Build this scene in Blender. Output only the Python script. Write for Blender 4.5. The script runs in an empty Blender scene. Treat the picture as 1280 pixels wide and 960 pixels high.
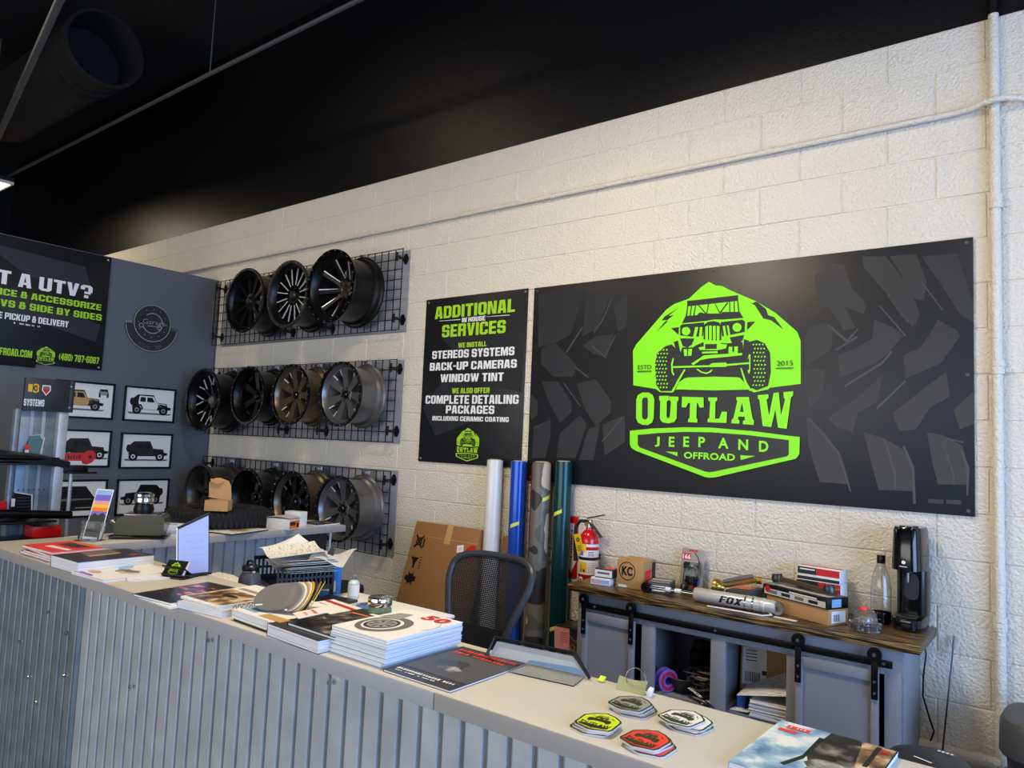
import bpy, bmesh, math, random
from mathutils import Matrix, Vector
PI = math.pi
random.seed(7)
SC = bpy.context.scene
COL = SC.collection

# ---------------------------------------------------------------- camera
cam_d = bpy.data.cameras.new('camera')
cam = bpy.data.objects.new('camera', cam_d)
COL.objects.link(cam)
yaw, pitch, roll = 0.658393533636553, 0.0802619806282626, 0.04305119382956318
fw = Vector((-math.sin(yaw)*math.cos(pitch), math.cos(yaw)*math.cos(pitch), math.sin(pitch)))
rt = Vector((math.cos(yaw), math.sin(yaw), 0))
up = rt.cross(fw)
r2 = rt*math.cos(roll) + up*math.sin(roll)
u2 = -rt*math.sin(roll) + up*math.cos(roll)
M = Matrix((r2, u2, -fw)).transposed().to_4x4()
M.translation = Vector((0.30626926, -3.79153882, 1.64402310))
cam.matrix_world = M
cam_d.sensor_fit = 'HORIZONTAL'
cam_d.sensor_width = 36
cam_d.lens = 919.222364/1280*36
cam_d.clip_start = 0.05
SC.camera = cam

# ---------------------------------------------------------------- light
SC.view_settings.view_transform = 'Standard'
SC.view_settings.look = 'None'
SC.view_settings.gamma = 1
SC.view_settings.use_curve_mapping = False
SC.view_settings.exposure = 0.18
w = bpy.data.worlds.new('world'); SC.world = w; w.use_nodes = True
w.node_tree.nodes['Background'].inputs[0].default_value = (0.50, 0.68, 1.0, 1)
w.node_tree.nodes['Background'].inputs[1].default_value = 0.35

def area(name, loc, target, sx, sy, power, col):
    d = bpy.data.lights.new(name, 'AREA'); d.shape = 'RECTANGLE'; d.size = sx; d.size_y = sy
    d.energy = power; d.color = col
    o = bpy.data.objects.new(name, d); COL.objects.link(o); o.location = loc
    o.rotation_euler = (Vector(target)-Vector(loc)).to_track_quat('-Z', 'Y').to_euler()
    return o
# daylight through the shop window on the right, and through the entrance front behind the camera
area('window_daylight', (3.9, -3.2, 1.75), (0, -3.0, 1.5), 4.0, 2.6, 330, (0.30, 0.52, 1.0))
area('entrance_daylight', (-2.6, -8.8, 1.85), (-2.2, 0, 1.2), 7.2, 2.9, 225, (1.0, 0.96, 0.91))
LAMPS = [((-1.6, -2.0, 3.95), 60), ((-5.0, -2.6, 5.0), 20), ((1.2, -2.4, 4.2), 18), ((-9.1, -1.3, 4.2), 40)]

# ---------------------------------------------------------------- materials
def lin(c):
    return c/12.92 if c <= 0.04045 else ((c+0.055)/1.055)**2.4
def S(h):
    h = h.lstrip('#')
    return tuple(lin(int(h[i:i+2], 16)/255) for i in (0, 2, 4)) + (1,)
MATS = {}
def mat(name, hexc, rough=0.5, metal=0.0, bump=0, bscale=60, vary=0, vscale=8, spec=None, coat=0, trans=0, emit=0, alpha=1, ior=1.45, stretch=None):
    if name in MATS: return MATS[name]
    m = bpy.data.materials.new(name); m.use_nodes = True
    nt = m.node_tree; b = nt.nodes['Principled BSDF']
    c = S(hexc)
    b.inputs['Base Color'].default_value = c
    b.inputs['Roughness'].default_value = rough
    b.inputs['Metallic'].default_value = metal
    b.inputs['IOR'].default_value = ior
    if spec is not None: b.inputs['Specular IOR Level'].default_value = spec
    if coat: b.inputs['Coat Weight'].default_value = coat; b.inputs['Coat Roughness'].default_value = 0.08
    if trans: b.inputs['Transmission Weight'].default_value = trans
    if alpha < 1: b.inputs['Alpha'].default_value = alpha
    if emit:
        b.inputs['Emission Color'].default_value = c; b.inputs['Emission Strength'].default_value = emit
    if bump or vary:
        tc = nt.nodes.new('ShaderNodeTexCoord'); mp = nt.nodes.new('ShaderNodeMapping')
        nt.links.new(tc.outputs['Object'], mp.inputs[0])
        if stretch: mp.inputs['Scale'].default_value = stretch
    if bump:
        n = nt.nodes.new('ShaderNodeTexNoise'); n.inputs['Scale'].default_value = bscale; n.inputs['Detail'].default_value = 4
        nt.links.new(mp.outputs[0], n.inputs['Vector'])
        bp = nt.nodes.new('ShaderNodeBump'); bp.inputs['Strength'].default_value = bump; bp.inputs['Distance'].default_value = 0.01
        nt.links.new(n.outputs['Fac'], bp.inputs['Height']); nt.links.new(bp.outputs[0], b.inputs['Normal'])
    if vary:
        n = nt.nodes.new('ShaderNodeTexNoise'); n.inputs['Scale'].default_value = vscale; n.inputs['Detail'].default_value = 5
        nt.links.new(mp.outputs[0], n.inputs['Vector'])
        mx = nt.nodes.new('ShaderNodeMix'); mx.data_type = 'RGBA'
        mx.inputs[6].default_value = tuple(x*(1-vary) for x in c[:3])+(1,)
        mx.inputs[7].default_value = tuple(min(1, x*(1+vary)) for x in c[:3])+(1,)
        nt.links.new(n.outputs['Fac'], mx.inputs[0]); nt.links.new(mx.outputs[2], b.inputs['Base Color'])
    MATS[name] = m
    return m

def ramp_mat(name, stops, tex='noise', scale=8, rough=0.5, stretch=(1, 1, 1), bump=0, metal=0, const=False, detail=3, distort=0):
    m = bpy.data.materials.new(name); m.use_nodes = True
    nt = m.node_tree; b = nt.nodes['Principled BSDF']; b.inputs['Roughness'].default_value = rough; b.inputs['Metallic'].default_value = metal
    tc = nt.nodes.new('ShaderNodeTexCoord'); mp = nt.nodes.new('ShaderNodeMapping'); mp.inputs['Scale'].default_value = stretch
    nt.links.new(tc.outputs['Object'], mp.inputs[0])
    if tex == 'noise':
        t = nt.nodes.new('ShaderNodeTexNoise'); t.inputs['Scale'].default_value = scale; t.inputs['Detail'].default_value = detail; t.inputs['Distortion'].default_value = distort
    else:
        t = nt.nodes.new('ShaderNodeTexWave'); t.inputs['Scale'].default_value = scale; t.inputs['Distortion'].default_value = distort; t.inputs['Detail'].default_value = detail
    nt.links.new(mp.outputs[0], t.inputs['Vector'])
    r = nt.nodes.new('ShaderNodeValToRGB')
    if const: r.color_ramp.interpolation = 'CONSTANT'
    els = r.color_ramp.elements
    while len(els) < len(stops): els.new(0.5)
    for e, (p, h) in zip(els, stops): e.position = p; e.color = S(h)
    nt.links.new(t.outputs['Fac'], r.inputs[0]); nt.links.new(r.outputs[0], b.inputs['Base Color'])
    if bump:
        bp = nt.nodes.new('ShaderNodeBump'); bp.inputs['Strength'].default_value = bump; bp.inputs['Distance'].default_value = 0.01
        nt.links.new(t.outputs['Fac'], bp.inputs['Height']); nt.links.new(bp.outputs[0], b.inputs['Normal'])
    MATS[name] = m
    return m

mat('wall_paint', '#e0d8c6', 0.36, bump=1.0, bscale=80, vary=0.06, vscale=2)
mat('black_paint', '#0a0a0c', 0.42, bump=0.15, bscale=40, spec=.4)
mat('ceiling_black', '#0f0e0e', 0.8)
mat('partition_gray', '#656a72', 0.55)
mat('floor_gray', '#7c7a76', 0.5, vary=0.15, vscale=3)
mat('off_white', '#d9d5cc', 0.6)
mat('sign_black', '#15171a', 0.42, spec=0.5)
mat('sign_dark', '#1b1d20', 0.42, spec=0.5)
mat('sign_lug', '#232528', 0.40, spec=0.5); mat('sign_shade', '#141518', 0.42, spec=0.5)
mat('sign_line', '#37393c', 0.4)
mat('shock_silver', '#c4c3bf', 0.38, 0.35)
mat('logo_green', '#8af000', 0.4)
mat('print_lime', '#a2d820', 0.5)
mat('print_white', '#ecebea', 0.55)
mat('wire_black', '#0b0b0c', 0.4)
mat('panel_gray', '#8a8a8c', 0.6)
mat('gloss_black', '#060607', 0.16, spec=0.5, coat=0.3)
mat('satin_black', '#070708', 0.36, spec=.35)
mat('rubber', '#121212', 0.75)
mat('gunmetal', '#747270', 0.33, 0.7)
mat('dark_gunmetal', '#4a4846', 0.35, 0.75)
mat('bronze', '#6b5d4a', 0.34, 0.75)
mat('milled', '#e6e6e6', 0.3, 0.35)
mat('chrome', '#dcdcdc', 0.1, 1.0)
mat('steel', '#a9aaac', 0.3, 0.95)
mat('laminate', '#cbc4b6', 0.5, vary=0.03, vscale=30)
mat('fascia', '#a19f9c', 0.5)
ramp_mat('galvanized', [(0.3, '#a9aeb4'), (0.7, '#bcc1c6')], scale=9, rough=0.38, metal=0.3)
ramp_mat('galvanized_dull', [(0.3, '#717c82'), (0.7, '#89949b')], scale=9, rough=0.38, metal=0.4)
mat('cabinet_gray', '#85878c', 0.5)
mat('cabinet_inner', '#5d6066', 0.6)
ramp_mat('dark_wood', [(0.40, '#120b06'), (0.5, '#3e2b19'), (0.60, '#94733f')], tex='noise', scale=5, rough=0.3, stretch=(1.2, 26, 34), detail=8, bump=0.15)
mat('paper', '#e9e7e2', 0.7)
mat('paper_gray', '#c9c8c5', 0.7)
ramp_mat('page_edge', [(0.35, '#c4c4c4'), (0.6, '#efefef')], scale=4, rough=0.8, stretch=(1, 1, 320))
ramp_mat('printed_page', [(0.0, '#f1efe8'), (0.55, '#edeae2'), (0.62, '#a9a7a3')], scale=30, rough=0.6, stretch=(1, 6, 1), detail=6)
mat('ink_black', '#141414', 0.35)
mat('ink_dark', '#2a2724', 0.3)
mat('ink_gray', '#6e6c68', 0.4)
mat('ink_mid', '#9b978f', 0.4)
mat('ink_red', '#c81f22', 0.4)
mat('ink_bright_red', '#f23a2e', 0.45)
mat('ink_orange', '#f07818', 0.45)
mat('ink_yellow', '#f2c21a', 0.45)
mat('ink_lime', '#d4ee1a', 0.45)
mat('ink_blue', '#2f5fc0', 0.4)
mat('ink_sky', '#8fb4d8', 0.4)
mat('ink_teal', '#5d7f82', 0.45)
mat('ink_tan', '#c39a5c', 0.5)
mat('ink_violet', '#7a5fc2', 0.45)
mat('ink_pink', '#e79a9a', 0.6)
mat('kraft', '#b88d5a', 0.8, vary=0.06, vscale=6)
mat('kraft_dark', '#94683a', 0.8, vary=0.08, vscale=4)
mat('glass', '#f2f6f5', 0.03, trans=1.0, ior=1.45)
mat('acrylic', '#f4f8fa', 0.03, trans=1.0, ior=1.3)
mat('plastic_clear', '#eef2f2', 0.12, trans=0.95, ior=1.25)
mat('plastic_black', '#0e0e10', 0.35)
mat('plastic_dark', '#2b2c2f', 0.45)
mat('plastic_gray', '#4b4c4f', 0.5)
mat('ext_red', '#c4141a', 0.22, coat=0.4)
mat('fabric_black', '#17181a', 0.85)
mat('chair_frame', '#33363b', 0.4)
mat('vinyl_white', '#dcdad6', 0.25)
mat('vinyl_blue', '#2450b4', 0.22, 0.35)
mat('vinyl_red', '#7d2218', 0.35)
mat('vinyl_gray', '#75736c', 0.4)
mat('vinyl_green', '#0f3b3c', 0.25, 0.3)
ramp_mat('vinyl_camo', [(0.0, '#b9a68b'), (0.40, '#57564d'), (0.47, '#6b695c'), (0.58, '#2b2b26')], scale=4.5, rough=0.45, const=True, detail=0.5, distort=0.6)
ramp_mat('photo_sky', [(0.3, '#3c6ea8'), (0.45, '#9dbcd8'), (0.56, '#e9eef2'), (0.8, '#c9ced2')], scale=16, rough=0.3, detail=5)
ramp_mat('photo_dark', [(0.35, '#0f0e0d'), (0.5, '#2c2a28'), (0.6, '#6d655e'), (0.75, '#b9a996')], scale=22, rough=0.3, detail=6)
ramp_mat('photo_fire', [(0.38, '#120d0a'), (0.52, '#3a2218'), (0.6, '#d86a18'), (0.72, '#f6b545')], scale=18, rough=0.3, detail=5, stretch=(1, 2, 1))
ramp_mat('photo_gray', [(0.35, '#242424'), (0.52, '#5c5c5a'), (0.7, '#c9c7c2')], scale=24, rough=0.35, detail=6)
ramp_mat('photo_tan', [(0.35, '#33261c'), (0.5, '#8d6b48'), (0.62, '#d9c29c'), (0.8, '#efe6d6')], scale=20, rough=0.35, detail=6)
ramp_mat('camo_brown', [(0.0, '#17130e'), (0.48, '#7a5a34'), (0.56, '#2a2118')], scale=18, rough=0.6, const=True, detail=1)
mat('masking_tape', '#d3e05a', 0.6)
mat('cardboard_tube', '#b59e78', 0.8)
mat('brass', '#b08d45', 0.3, 0.9)
mat('jar_green', '#8a9a78', 0.15)
mat('blue_plastic', '#3f7fcf', 0.4)
mat('lamp_glow', '#fff1d6', 0.5, emit=6)
mat('bottle_gray', '#4a4c52', 0.4, vary=0.05)
mat('housing_olive', '#5d5c50', 0.2, 0.2)
mat('page_blue_lit', '#a9b5e4', 0.5)  # white page with the blue window light put into its colour
mat('pale_gel', '#c3d6c8', 0.15)
mat('olive_paper', '#a3a476', 0.7)
mat('window_glass', '#eaf2ff', 0.0, trans=1.0, ior=1.02)
mat('alu_frame', '#3a3b3d', 0.4, 0.6)
def MM(n): return MATS[n]

# ---------------------------------------------------------------- builders
_txt = {}
def text_geo(s, bold):
    k = (s, bold)
    if k in _txt: return _txt[k]
    cu = bpy.data.curves.new('t', 'FONT'); cu.body = s; cu.offset = bold; cu.space_character = 1.0+bold*1.6; cu.resolution_u = 3
    ob = bpy.data.objects.new('t', cu); COL.objects.link(ob)
    dg = bpy.context.evaluated_depsgraph_get()
    me = bpy.data.meshes.new_from_object(ob.evaluated_get(dg))
    v = [(p.co.x, p.co.y) for p in me.vertices]; f = [tuple(p.vertices) for p in me.polygons]
    bpy.data.objects.remove(ob); bpy.data.curves.remove(cu); bpy.data.meshes.remove(me)
    x0 = min(p[0] for p in v); x1 = max(p[0] for p in v); y0 = min(p[1] for p in v); y1 = max(p[1] for p in v)
    _txt[k] = (v, f, x0, x1, y0, y1)
    return _txt[k]

def glyph(ch):
    s, t, c = 2.15, 1.8, 1.25
    r = lambda x0, y0, x1, y1: [(x0, y0), (x1, y0), (x1, y1), (x0, y1)]
    top = [(0, 10-c), (0, 10-t), (6, 10-t), (6, 10-c), (6-c, 10), (c, 10)]; bot = [(0, c), (c, 0), (6-c, 0), (6, c), (6, t), (0, t)]
    l = r(0, c, s, 10-c); q = r(6-s, c, 6, 10-c); st = r(0, 0, s, 10)
    G = {'A': [[(0, 0), (2.1, 0), (2.95, 8), (2.95, 10), (1.2, 10)], [(6, 0), (4.8, 10), (3.05, 10), (3.05, 8), (3.9, 0)], r(2.2, 8, 3.8, 10), [(1.4, 2), (4.6, 2), (4.4, 3.7), (1.6, 3.7)]],
         'B': [st, r(0, 8.2, 5.2, 10), r(0, 0, 5.2, 1.8), r(0, 4.2, 5.3, 5.8), r(6-s, 5.2, 5.8, 9.4), r(6-s, .6, 6, 4.8)],
         'C': [top, bot, l, r(6-s, 6.3, 6, 10-c), r(6-s, c, 6, 3.7)], 'D': [st, [(0, 8.2), (6, 8.2), (6, 8.4), (4.4, 10), (0, 10)], [(0, 0), (4.4, 0), (6, 1.6), (6, 1.8), (0, 1.8)], r(6-s, 1.6, 6, 8.4)],
         'E': [st, r(0, 8.1, 5.2, 10), r(0, 0, 5.2, 1.9), r(0, 4.1, 4.8, 5.8)], 'F': [st, r(0, 8.1, 5.2, 10), r(0, 4.1, 4.8, 5.8)],
         'G': [top, bot, l, r(6-s, 6.5, 6, 10-c), r(6-s, c, 6, 5), r(3.2, 3.6, 6, 5)], 'H': [st, r(6-s, 0, 6, 10), r(1, 4.1, 5, 5.9)], 'I': [st],
         'J': [r(6-s, c, 6, 10), bot, r(0, c, s, 3.5)], 'K': [st, [(2, 4.2), (2.4, 4), (3.9, 0), (6.4, 0), (4.3, 5.4), (6.2, 10), (3.8, 10)]], 'L': [st, r(0, 0, 5, 1.9)],
         'M': [r(0, 0, 2, 10), r(6, 0, 8, 10), [(1.2, 10), (3.3, 0), (4.7, 0), (6.8, 10), (5.3, 10), (4, 4.6), (2.7, 10)]], 'N': [r(0, 0, 2, 10), r(4.2, 0, 6.2, 10), [(1.2, 10), (3.6, 0), (5, 0), (2.6, 10)]],
         'O': [top, bot, l, q], '0': [top, bot, l, q], 'P': [st, r(0, 8.1, 5.3, 10), r(0, 3.6, 5.3, 5.4), r(6-s, 4.2, 6, 9.4)],
         'R': [st, r(0, 8.1, 5.3, 10), r(0, 4, 5.3, 5.7), r(6-s, 5, 6, 9.4), r(6-s, 0, 6, 4.6)],
         'S': [top, bot, r(0, 4.8, s, 10-c), r(6-s, 6.7, 6, 10-c), [(0, 5), (.8, 4.2), (6, 4.2), (6, 5.1), (5.2, 5.9), (0, 5.9)], r(6-s, c, 6, 5), r(0, c, s, 3.3)],
         'T': [r(0, 8.1, 5.6, 10), r(1.65, 0, 3.95, 10)], 'U': [r(0, c, s, 10), r(6-s, c, 6, 10), bot], 'V': [[(0, 10), (1.8, 0), (4.2, 0), (6, 10), (3.8, 10), (3, 3.2), (2.2, 10)]],
         'W': [[(0, 10), (1.6, 0), (3.7, 0), (4.5, 5), (5.3, 0), (7.4, 0), (9, 10), (7, 10), (6.3, 4), (5.4, 10), (3.6, 10), (2.7, 4), (2, 10)]],
         'X': [[(0, 0), (2.3, 0), (6.2, 10), (3.9, 10)], [(0, 10), (3.9, 0), (6.2, 0), (2.3, 10)]],
         'Y': [[(0, 10), (1.9, 4.4), (1.9, 0), (4.1, 0), (4.1, 4.4), (6, 10), (3.7, 10), (3, 6.6), (2.3, 10)]], 'Z': [r(0, 8.1, 5.6, 10), r(0, 0, 5.6, 1.9), [(0, 1.8), (2.6, 1.8), (5.6, 8.2), (3, 8.2)]],
         '?': [top, r(6-s, 4.6, 6, 10-c), r(0, 6.4, s, 10-c), r(2, 3.2, 5.2, 5), r(2, 0, 4.2, 2.1)],
         '&': [r(0, .6, s, 4.8), r(.5, 5, 2.5, 9.5), r(3.2, 5.8, 5.1, 9.5), r(.9, 8.3, 4.7, 10), r(.7, 0, 4.9, 1.8), r(.7, 4.2, 6, 5.7), r(3.6, .5, 5.6, 5)],
         '-': [r(0, 4, 3, 5.8)], '.': [r(0, 0, 2, 2)], '(': [[(2.6, 10), (1, 8), (0, 5), (1, 2), (2.6, 0), (3.2, .6), (2.2, 3), (2, 5), (2.2, 7), (3.2, 9.4)]], ')': [[(.6, 10), (0, 9.4), (1, 7), (1.2, 5), (1, 3), (0, .6), (.6, 0), (2.2, 2), (3.2, 5), (2.2, 8)]],
         '3': [top, bot, r(6-s, c, 6, 10-c), r(1.8, 4.2, 5.4, 5.8), r(0, 6.8, s, 10-c), r(0, c, s, 3.2)], '4': [r(3.2, 0, 5.4, 10), r(0, 2.2, 6, 3.9), [(0, 3.7), (2, 3.7), (4, 10), (2.4, 10)]], '5': [r(0, 8.1, 5.6, 10), r(0, 4.6, s, 10), r(0, 4.6, 5.3, 6.4), r(6-s, c, 6, 5.8), bot, r(0, c, s, 3.2)],
         '6': [top, bot, l, r(6-s, 7, 6, 10-c), r(6-s, c, 6, 5.2), r(1, 4.3, 5.4, 6)], '7': [r(0, 8.1, 6, 10), [(1.1, 0), (3.4, 0), (6, 8.2), (3.6, 8.2)]], '8': [top, bot, l, q, r(1, 4.2, 5, 5.8)]}
    ps = G[ch]
    return ps, max(p[0] for q_ in ps for p in q_)

def frame(o, ux, uy):
    """local u,v,w -> space; w = u x v"""
    ux = Vector(ux).normalized(); uy = Vector(uy).normalized(); uz = ux.cross(uy)
    m = Matrix((ux, uy, uz)).transposed().to_4x4(); m.translation = Vector(o)
    return m
I4 = Matrix.Identity(4)

class B:
    def __init__(self):
        self.bm = bmesh.new(); self.ms = []
    def mi(self, n):
        if n not in self.ms: self.ms.append(n)
        return self.ms.index(n)
    def face(self, vs, k):
        try:
            f = self.bm.faces.new(vs); f.material_index = k
            return f
        except ValueError: return None
    def box(self, c, s, m, R=I4, bev=0.0):
        """centre, full size, material, placed by R"""
        t = bmesh.new(); bmesh.ops.create_cube(t, size=1)
        for v in t.verts: v.co = Vector((v.co.x*s[0], v.co.y*s[1], v.co.z*s[2]))
        if bev: bmesh.ops.bevel(t, geom=t.edges[:], offset=min(bev, min(s)*0.45), segments=2, affect='EDGES', profile=0.5)
        T = R @ Matrix.Translation(Vector(c)); k = self.mi(m); mp = {}
        for v in t.verts: mp[v] = self.bm.verts.new(T @ v.co)
        for f in t.faces: self.face([mp[v] for v in f.verts], k)
        t.free(); return self
    def hexa(self, p, m):
        """8 points: bottom loop 4, top loop 4"""
        k = self.mi(m); v = [self.bm.verts.new(Vector(q)) for q in p]
        for f in ((3, 2, 1, 0), (4, 5, 6, 7), (0, 1, 5, 4), (1, 2, 6, 5), (2, 3, 7, 6), (3, 0, 4, 7)): self.face([v[i] for i in f], k)
        return self
    def prism(self, pts, d0, d1, m, R=I4, side=None):
        k = self.mi(m); ks = self.mi(side) if side else k
        ar = sum(pts[i][0]*pts[(i+1) % len(pts)][1]-pts[(i+1) % len(pts)][0]*pts[i][1] for i in range(len(pts)))
        if ar < 0: pts = pts[::-1]
        a = [self.bm.verts.new(R @ Vector((x, y, d0))) for x, y in pts]
        b = [self.bm.verts.new(R @ Vector((x, y, d1))) for x, y in pts]
        n = len(pts)
        self.face(a[::-1], ks); self.face(b, k)
        for i in range(n): self.face([a[i], a[(i+1) % n], b[(i+1) % n], b[i]], ks)
        return self
    def flat(self, pts, w, m, R=I4):
        k = self.mi(m)
        ar = sum(pts[i][0]*pts[(i+1) % len(pts)][1]-pts[(i+1) % len(pts)][0]*pts[i][1] for i in range(len(pts)))
        if ar < 0: pts = pts[::-1]
        self.face([self.bm.verts.new(R @ Vector((x, y, w))) for x, y in pts], k)
        return self
    def rect(self, cx, cy, sx, sy, w, m, R=I4, rot=0):
        c, s = math.cos(rot), math.sin(rot)
        return self.flat([(cx+x*c-y*s, cy+x*s+y*c) for x, y in ((-sx/2, -sy/2), (sx/2, -sy/2), (sx/2, sy/2), (-sx/2, sy/2))], w, m, R)
    def disc(self, cx, cy, rx, w, m, R=I4, ry=None, n=28):
        ry = ry or rx
        return self.flat([(cx+rx*math.cos(2*PI*i/n), cy+ry*math.sin(2*PI*i/n)) for i in range(n)], w, m, R)
    def ring(self, cx, cy, r0, r1, w, m, R=I4, n=40, a0=0, a1=2*PI):
        k = self.mi(m); full = abs(a1-a0) > 2*PI-1e-6; c = n if full else n+1
        A = [a0+(a1-a0)*i/n for i in range(c)]
        i_ = [self.bm.verts.new(R @ Vector((cx+r0*math.cos(a), cy+r0*math.sin(a), w))) for a in A]
        o_ = [self.bm.verts.new(R @ Vector((cx+r1*math.cos(a), cy+r1*math.sin(a), w))) for a in A]
        for i in range(n):
            j = (i+1) % c; self.face([i_[i], o_[i], o_[j], i_[j]], k)
        return self
    def lathe(self, prof, m, R=I4, n=32, close=False):
        """prof: (r, z) around local z"""
        k = self.mi(m); rows = []
        for r, z in prof:
            if r < 1e-6: rows.append([self.bm.verts.new(R @ Vector((0, 0, z)))])
            else: rows.append([self.bm.verts.new(R @ Vector((r*math.cos(2*PI*i/n), r*math.sin(2*PI*i/n), z))) for i in range(n)])
        pr = list(zip(rows, rows[1:]))
        if close: pr.append((rows[-1], rows[0]))
        for a, b in pr:
            for i in range(n):
                j = (i+1) % n
                if len(a) == 1 and len(b) == 1: continue
                if len(a) == 1: self.face([a[0], b[j], b[i]], k)
                elif len(b) == 1: self.face([a[i], a[j], b[0]], k)
                else: self.face([a[i], a[j], b[j], b[i]], k)
        return self
    def cyl(self, p0, p1, r, m, n=14, r1=None):
        p0 = Vector(p0); p1 = Vector(p1); d = p1-p0
        R = d.to_track_quat('Z', 'Y').to_matrix().to_4x4(); R.translation = p0
        r1 = r if r1 is None else r1
        return self.lathe([(0, 0), (r, 0), (r1, d.length), (0, d.length)], m, R, n)
    def tube(self, pts, r, m, n=8, closed=False):
        k = self.mi(m); P = [Vector(p) for p in pts]; rings = []; N = len(P)
        prev = None
        for i, p in enumerate(P):
            if closed: t = P[(i+1) % N]-P[i-1]
            else: t = P[min(i+1, N-1)]-P[max(i-1, 0)]
            t.normalize()
            if prev is None:
                a = Vector((0, 0, 1)) if abs(t.z) < 0.9 else Vector((1, 0, 0))
                u = t.cross(a).normalized()
            else:
                u = (prev-t*prev.dot(t)).normalized()
            prev = u; v = t.cross(u)
            rr = r[i] if isinstance(r, (list, tuple)) else r
            rings.append([self.bm.verts.new(p+u*rr*math.cos(2*PI*j/n)+v*rr*math.sin(2*PI*j/n)) for j in range(n)])
        for i in range(N if closed else N-1):
            a, b = rings[i], rings[(i+1) % N]
            for j in range(n): self.face([a[j], a[(j+1) % n], b[(j+1) % n], b[j]], k)
        if not closed: self.face(rings[0][::-1], k); self.face(rings[-1], k)
        return self
    def sheet(self, fn, nu, nv, t, m, side=None):
        """curved slab: fn(u,v) -> point, thickness t downwards"""
        k = self.mi(m); ks = self.mi(side or m)
        up_ = [[self.bm.verts.new(Vector(fn(i/nu, j/nv))) for j in range(nv+1)] for i in range(nu+1)]
        dn = [[self.bm.verts.new(v.co-Vector((0, 0, t))) for v in row] for row in up_]
        for i in range(nu):
            for j in range(nv):
                self.face([up_[i][j], up_[i+1][j], up_[i+1][j+1], up_[i][j+1]], k)
                self.face([dn[i][j], dn[i][j+1], dn[i+1][j+1], dn[i+1][j]], ks)
        for i in range(nu):
            self.face([up_[i][0], dn[i][0], dn[i+1][0], up_[i+1][0]], ks); self.face([up_[i+1][nv], dn[i+1][nv], dn[i][nv], up_[i][nv]], ks)
        for j in range(nv):
            self.face([up_[0][j+1], dn[0][j+1], dn[0][j], up_[0][j]], ks); self.face([up_[nu][j], dn[nu][j], dn[nu][j+1], up_[nu][j+1]], ks)
        return self
    def text(self, s, cx, cy, wd, ht, w, m, R=I4, bold=0.0, rot=0):
        """lettering fitted into a box wd x ht centred on cx, cy"""
        v, f, x0, x1, y0, y1 = text_geo(s, bold)
        k = self.mi(m); kx = wd/(x1-x0); ky = ht/(y1-y0); c, sn = math.cos(rot), math.sin(rot); q = []
        for x, y in v:
            a = (x-(x0+x1)/2)*kx; b = (y-(y0+y1)/2)*ky
            q.append(self.bm.verts.new(R @ Vector((cx+a*c-b*sn, cy+a*sn+b*c, w))))
        for t in f: self.face([q[i] for i in t], k)
        return self
    def marks(self, cx, cy, wd, ht, w, m, R=I4, n=10, seed=1):
        """a line of small print too fine to read: separate irregular strokes"""
        r = random.Random(seed); x = -wd/2; st = wd/n
        for i in range(n):
            if i and r.random() < .14: x += st; continue
            k = st*r.uniform(.55, .88); h = ht*r.uniform(.72, 1)
            self.flat([(cx+x, cy-h/2), (cx+x+k, cy-h/2), (cx+x+k*.9, cy+h/2), (cx+x+k*.12, cy+h/2)], w, m, R); x += st
        return self
    def block(self, s, cx, cy, wd, ht, w, m, R=I4, gap=.8):
        """heavy condensed block capitals fitted into wd x ht"""
        x = 0; out = []
        for ch in s:
            if ch == ' ': x += 2.6; continue
            ps, gw = glyph(ch); out += [[(px+x, py) for px, py in p] for p in ps]; x += gw+gap
        x -= gap; k = wd/x
        for i, p in enumerate(out): self.flat([(cx-wd/2+px*k, cy-ht/2+py*ht/10) for px, py in p], w+.00002*(i % 8), m, R)
        return self
    def build(self, name, parent=None, ang=0.6, smooth=True):
        me = bpy.data.meshes.new(name)
        self.bm.normal_update(); self.bm.to_mesh(me); self.bm.free()
        for n in self.ms: me.materials.append(MATS[n])
        if smooth:
            me.polygons.foreach_set('use_smooth', [True]*len(me.polygons)); me.set_sharp_from_angle(angle=ang)
        o = bpy.data.objects.new(name, me); COL.objects.link(o)
        if parent: o.parent = parent
        return o

def tag(o, label=None, cat=None, group=None, kind=None):
    if label: o['label'] = label
    if cat: o['category'] = cat
    if group: o['group'] = group
    if kind: o['kind'] = kind
    return o
def T(name, label, cat, loc=(0, 0, 0), rz=0, group=None, rot=None):
    o = bpy.data.objects.new(name, None); COL.objects.link(o); o.empty_display_size = 0.05
    o.location = loc; o.rotation_euler = rot if rot else (0, 0, rz)
    return tag(o, label, cat, group)
def dup(root, loc=None, label=None, group=None):
    r = root.copy(); COL.objects.link(r)
    if loc: r.location = loc
    if label: r['label'] = label
    if group: r['group'] = group
    for ch in list(root.children):
        c = ch.copy(); COL.objects.link(c); c.parent = r
        for g in list(ch.children):
            d = g.copy(); COL.objects.link(d); d.parent = c
    return r
def struct(o): o['kind'] = 'structure'; return o
def P(s): return [tuple(float(v) for v in t.split(',')) for t in s.split()]
# ================================================================ the setting
FX0, FX1, FY0, FY1, CEIL = -12.0, 4.0, -9.0, 0.0, 5.4
WT = 3.65                                   # top of the white paint
b = B(); b.box(((FX0+FX1)/2, (FY0+FY1)/2, -0.05), (FX1-FX0+.4, FY1-FY0+.4, 0.1), 'floor_gray'); struct(b.build('floor'))
b = B(); b.box(((FX0+FX1)/2, (FY0+FY1)/2, CEIL+0.05), (FX1-FX0+.4, FY1-FY0+.4, 0.1), 'ceiling_black'); struct(b.build('ceiling'))
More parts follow.
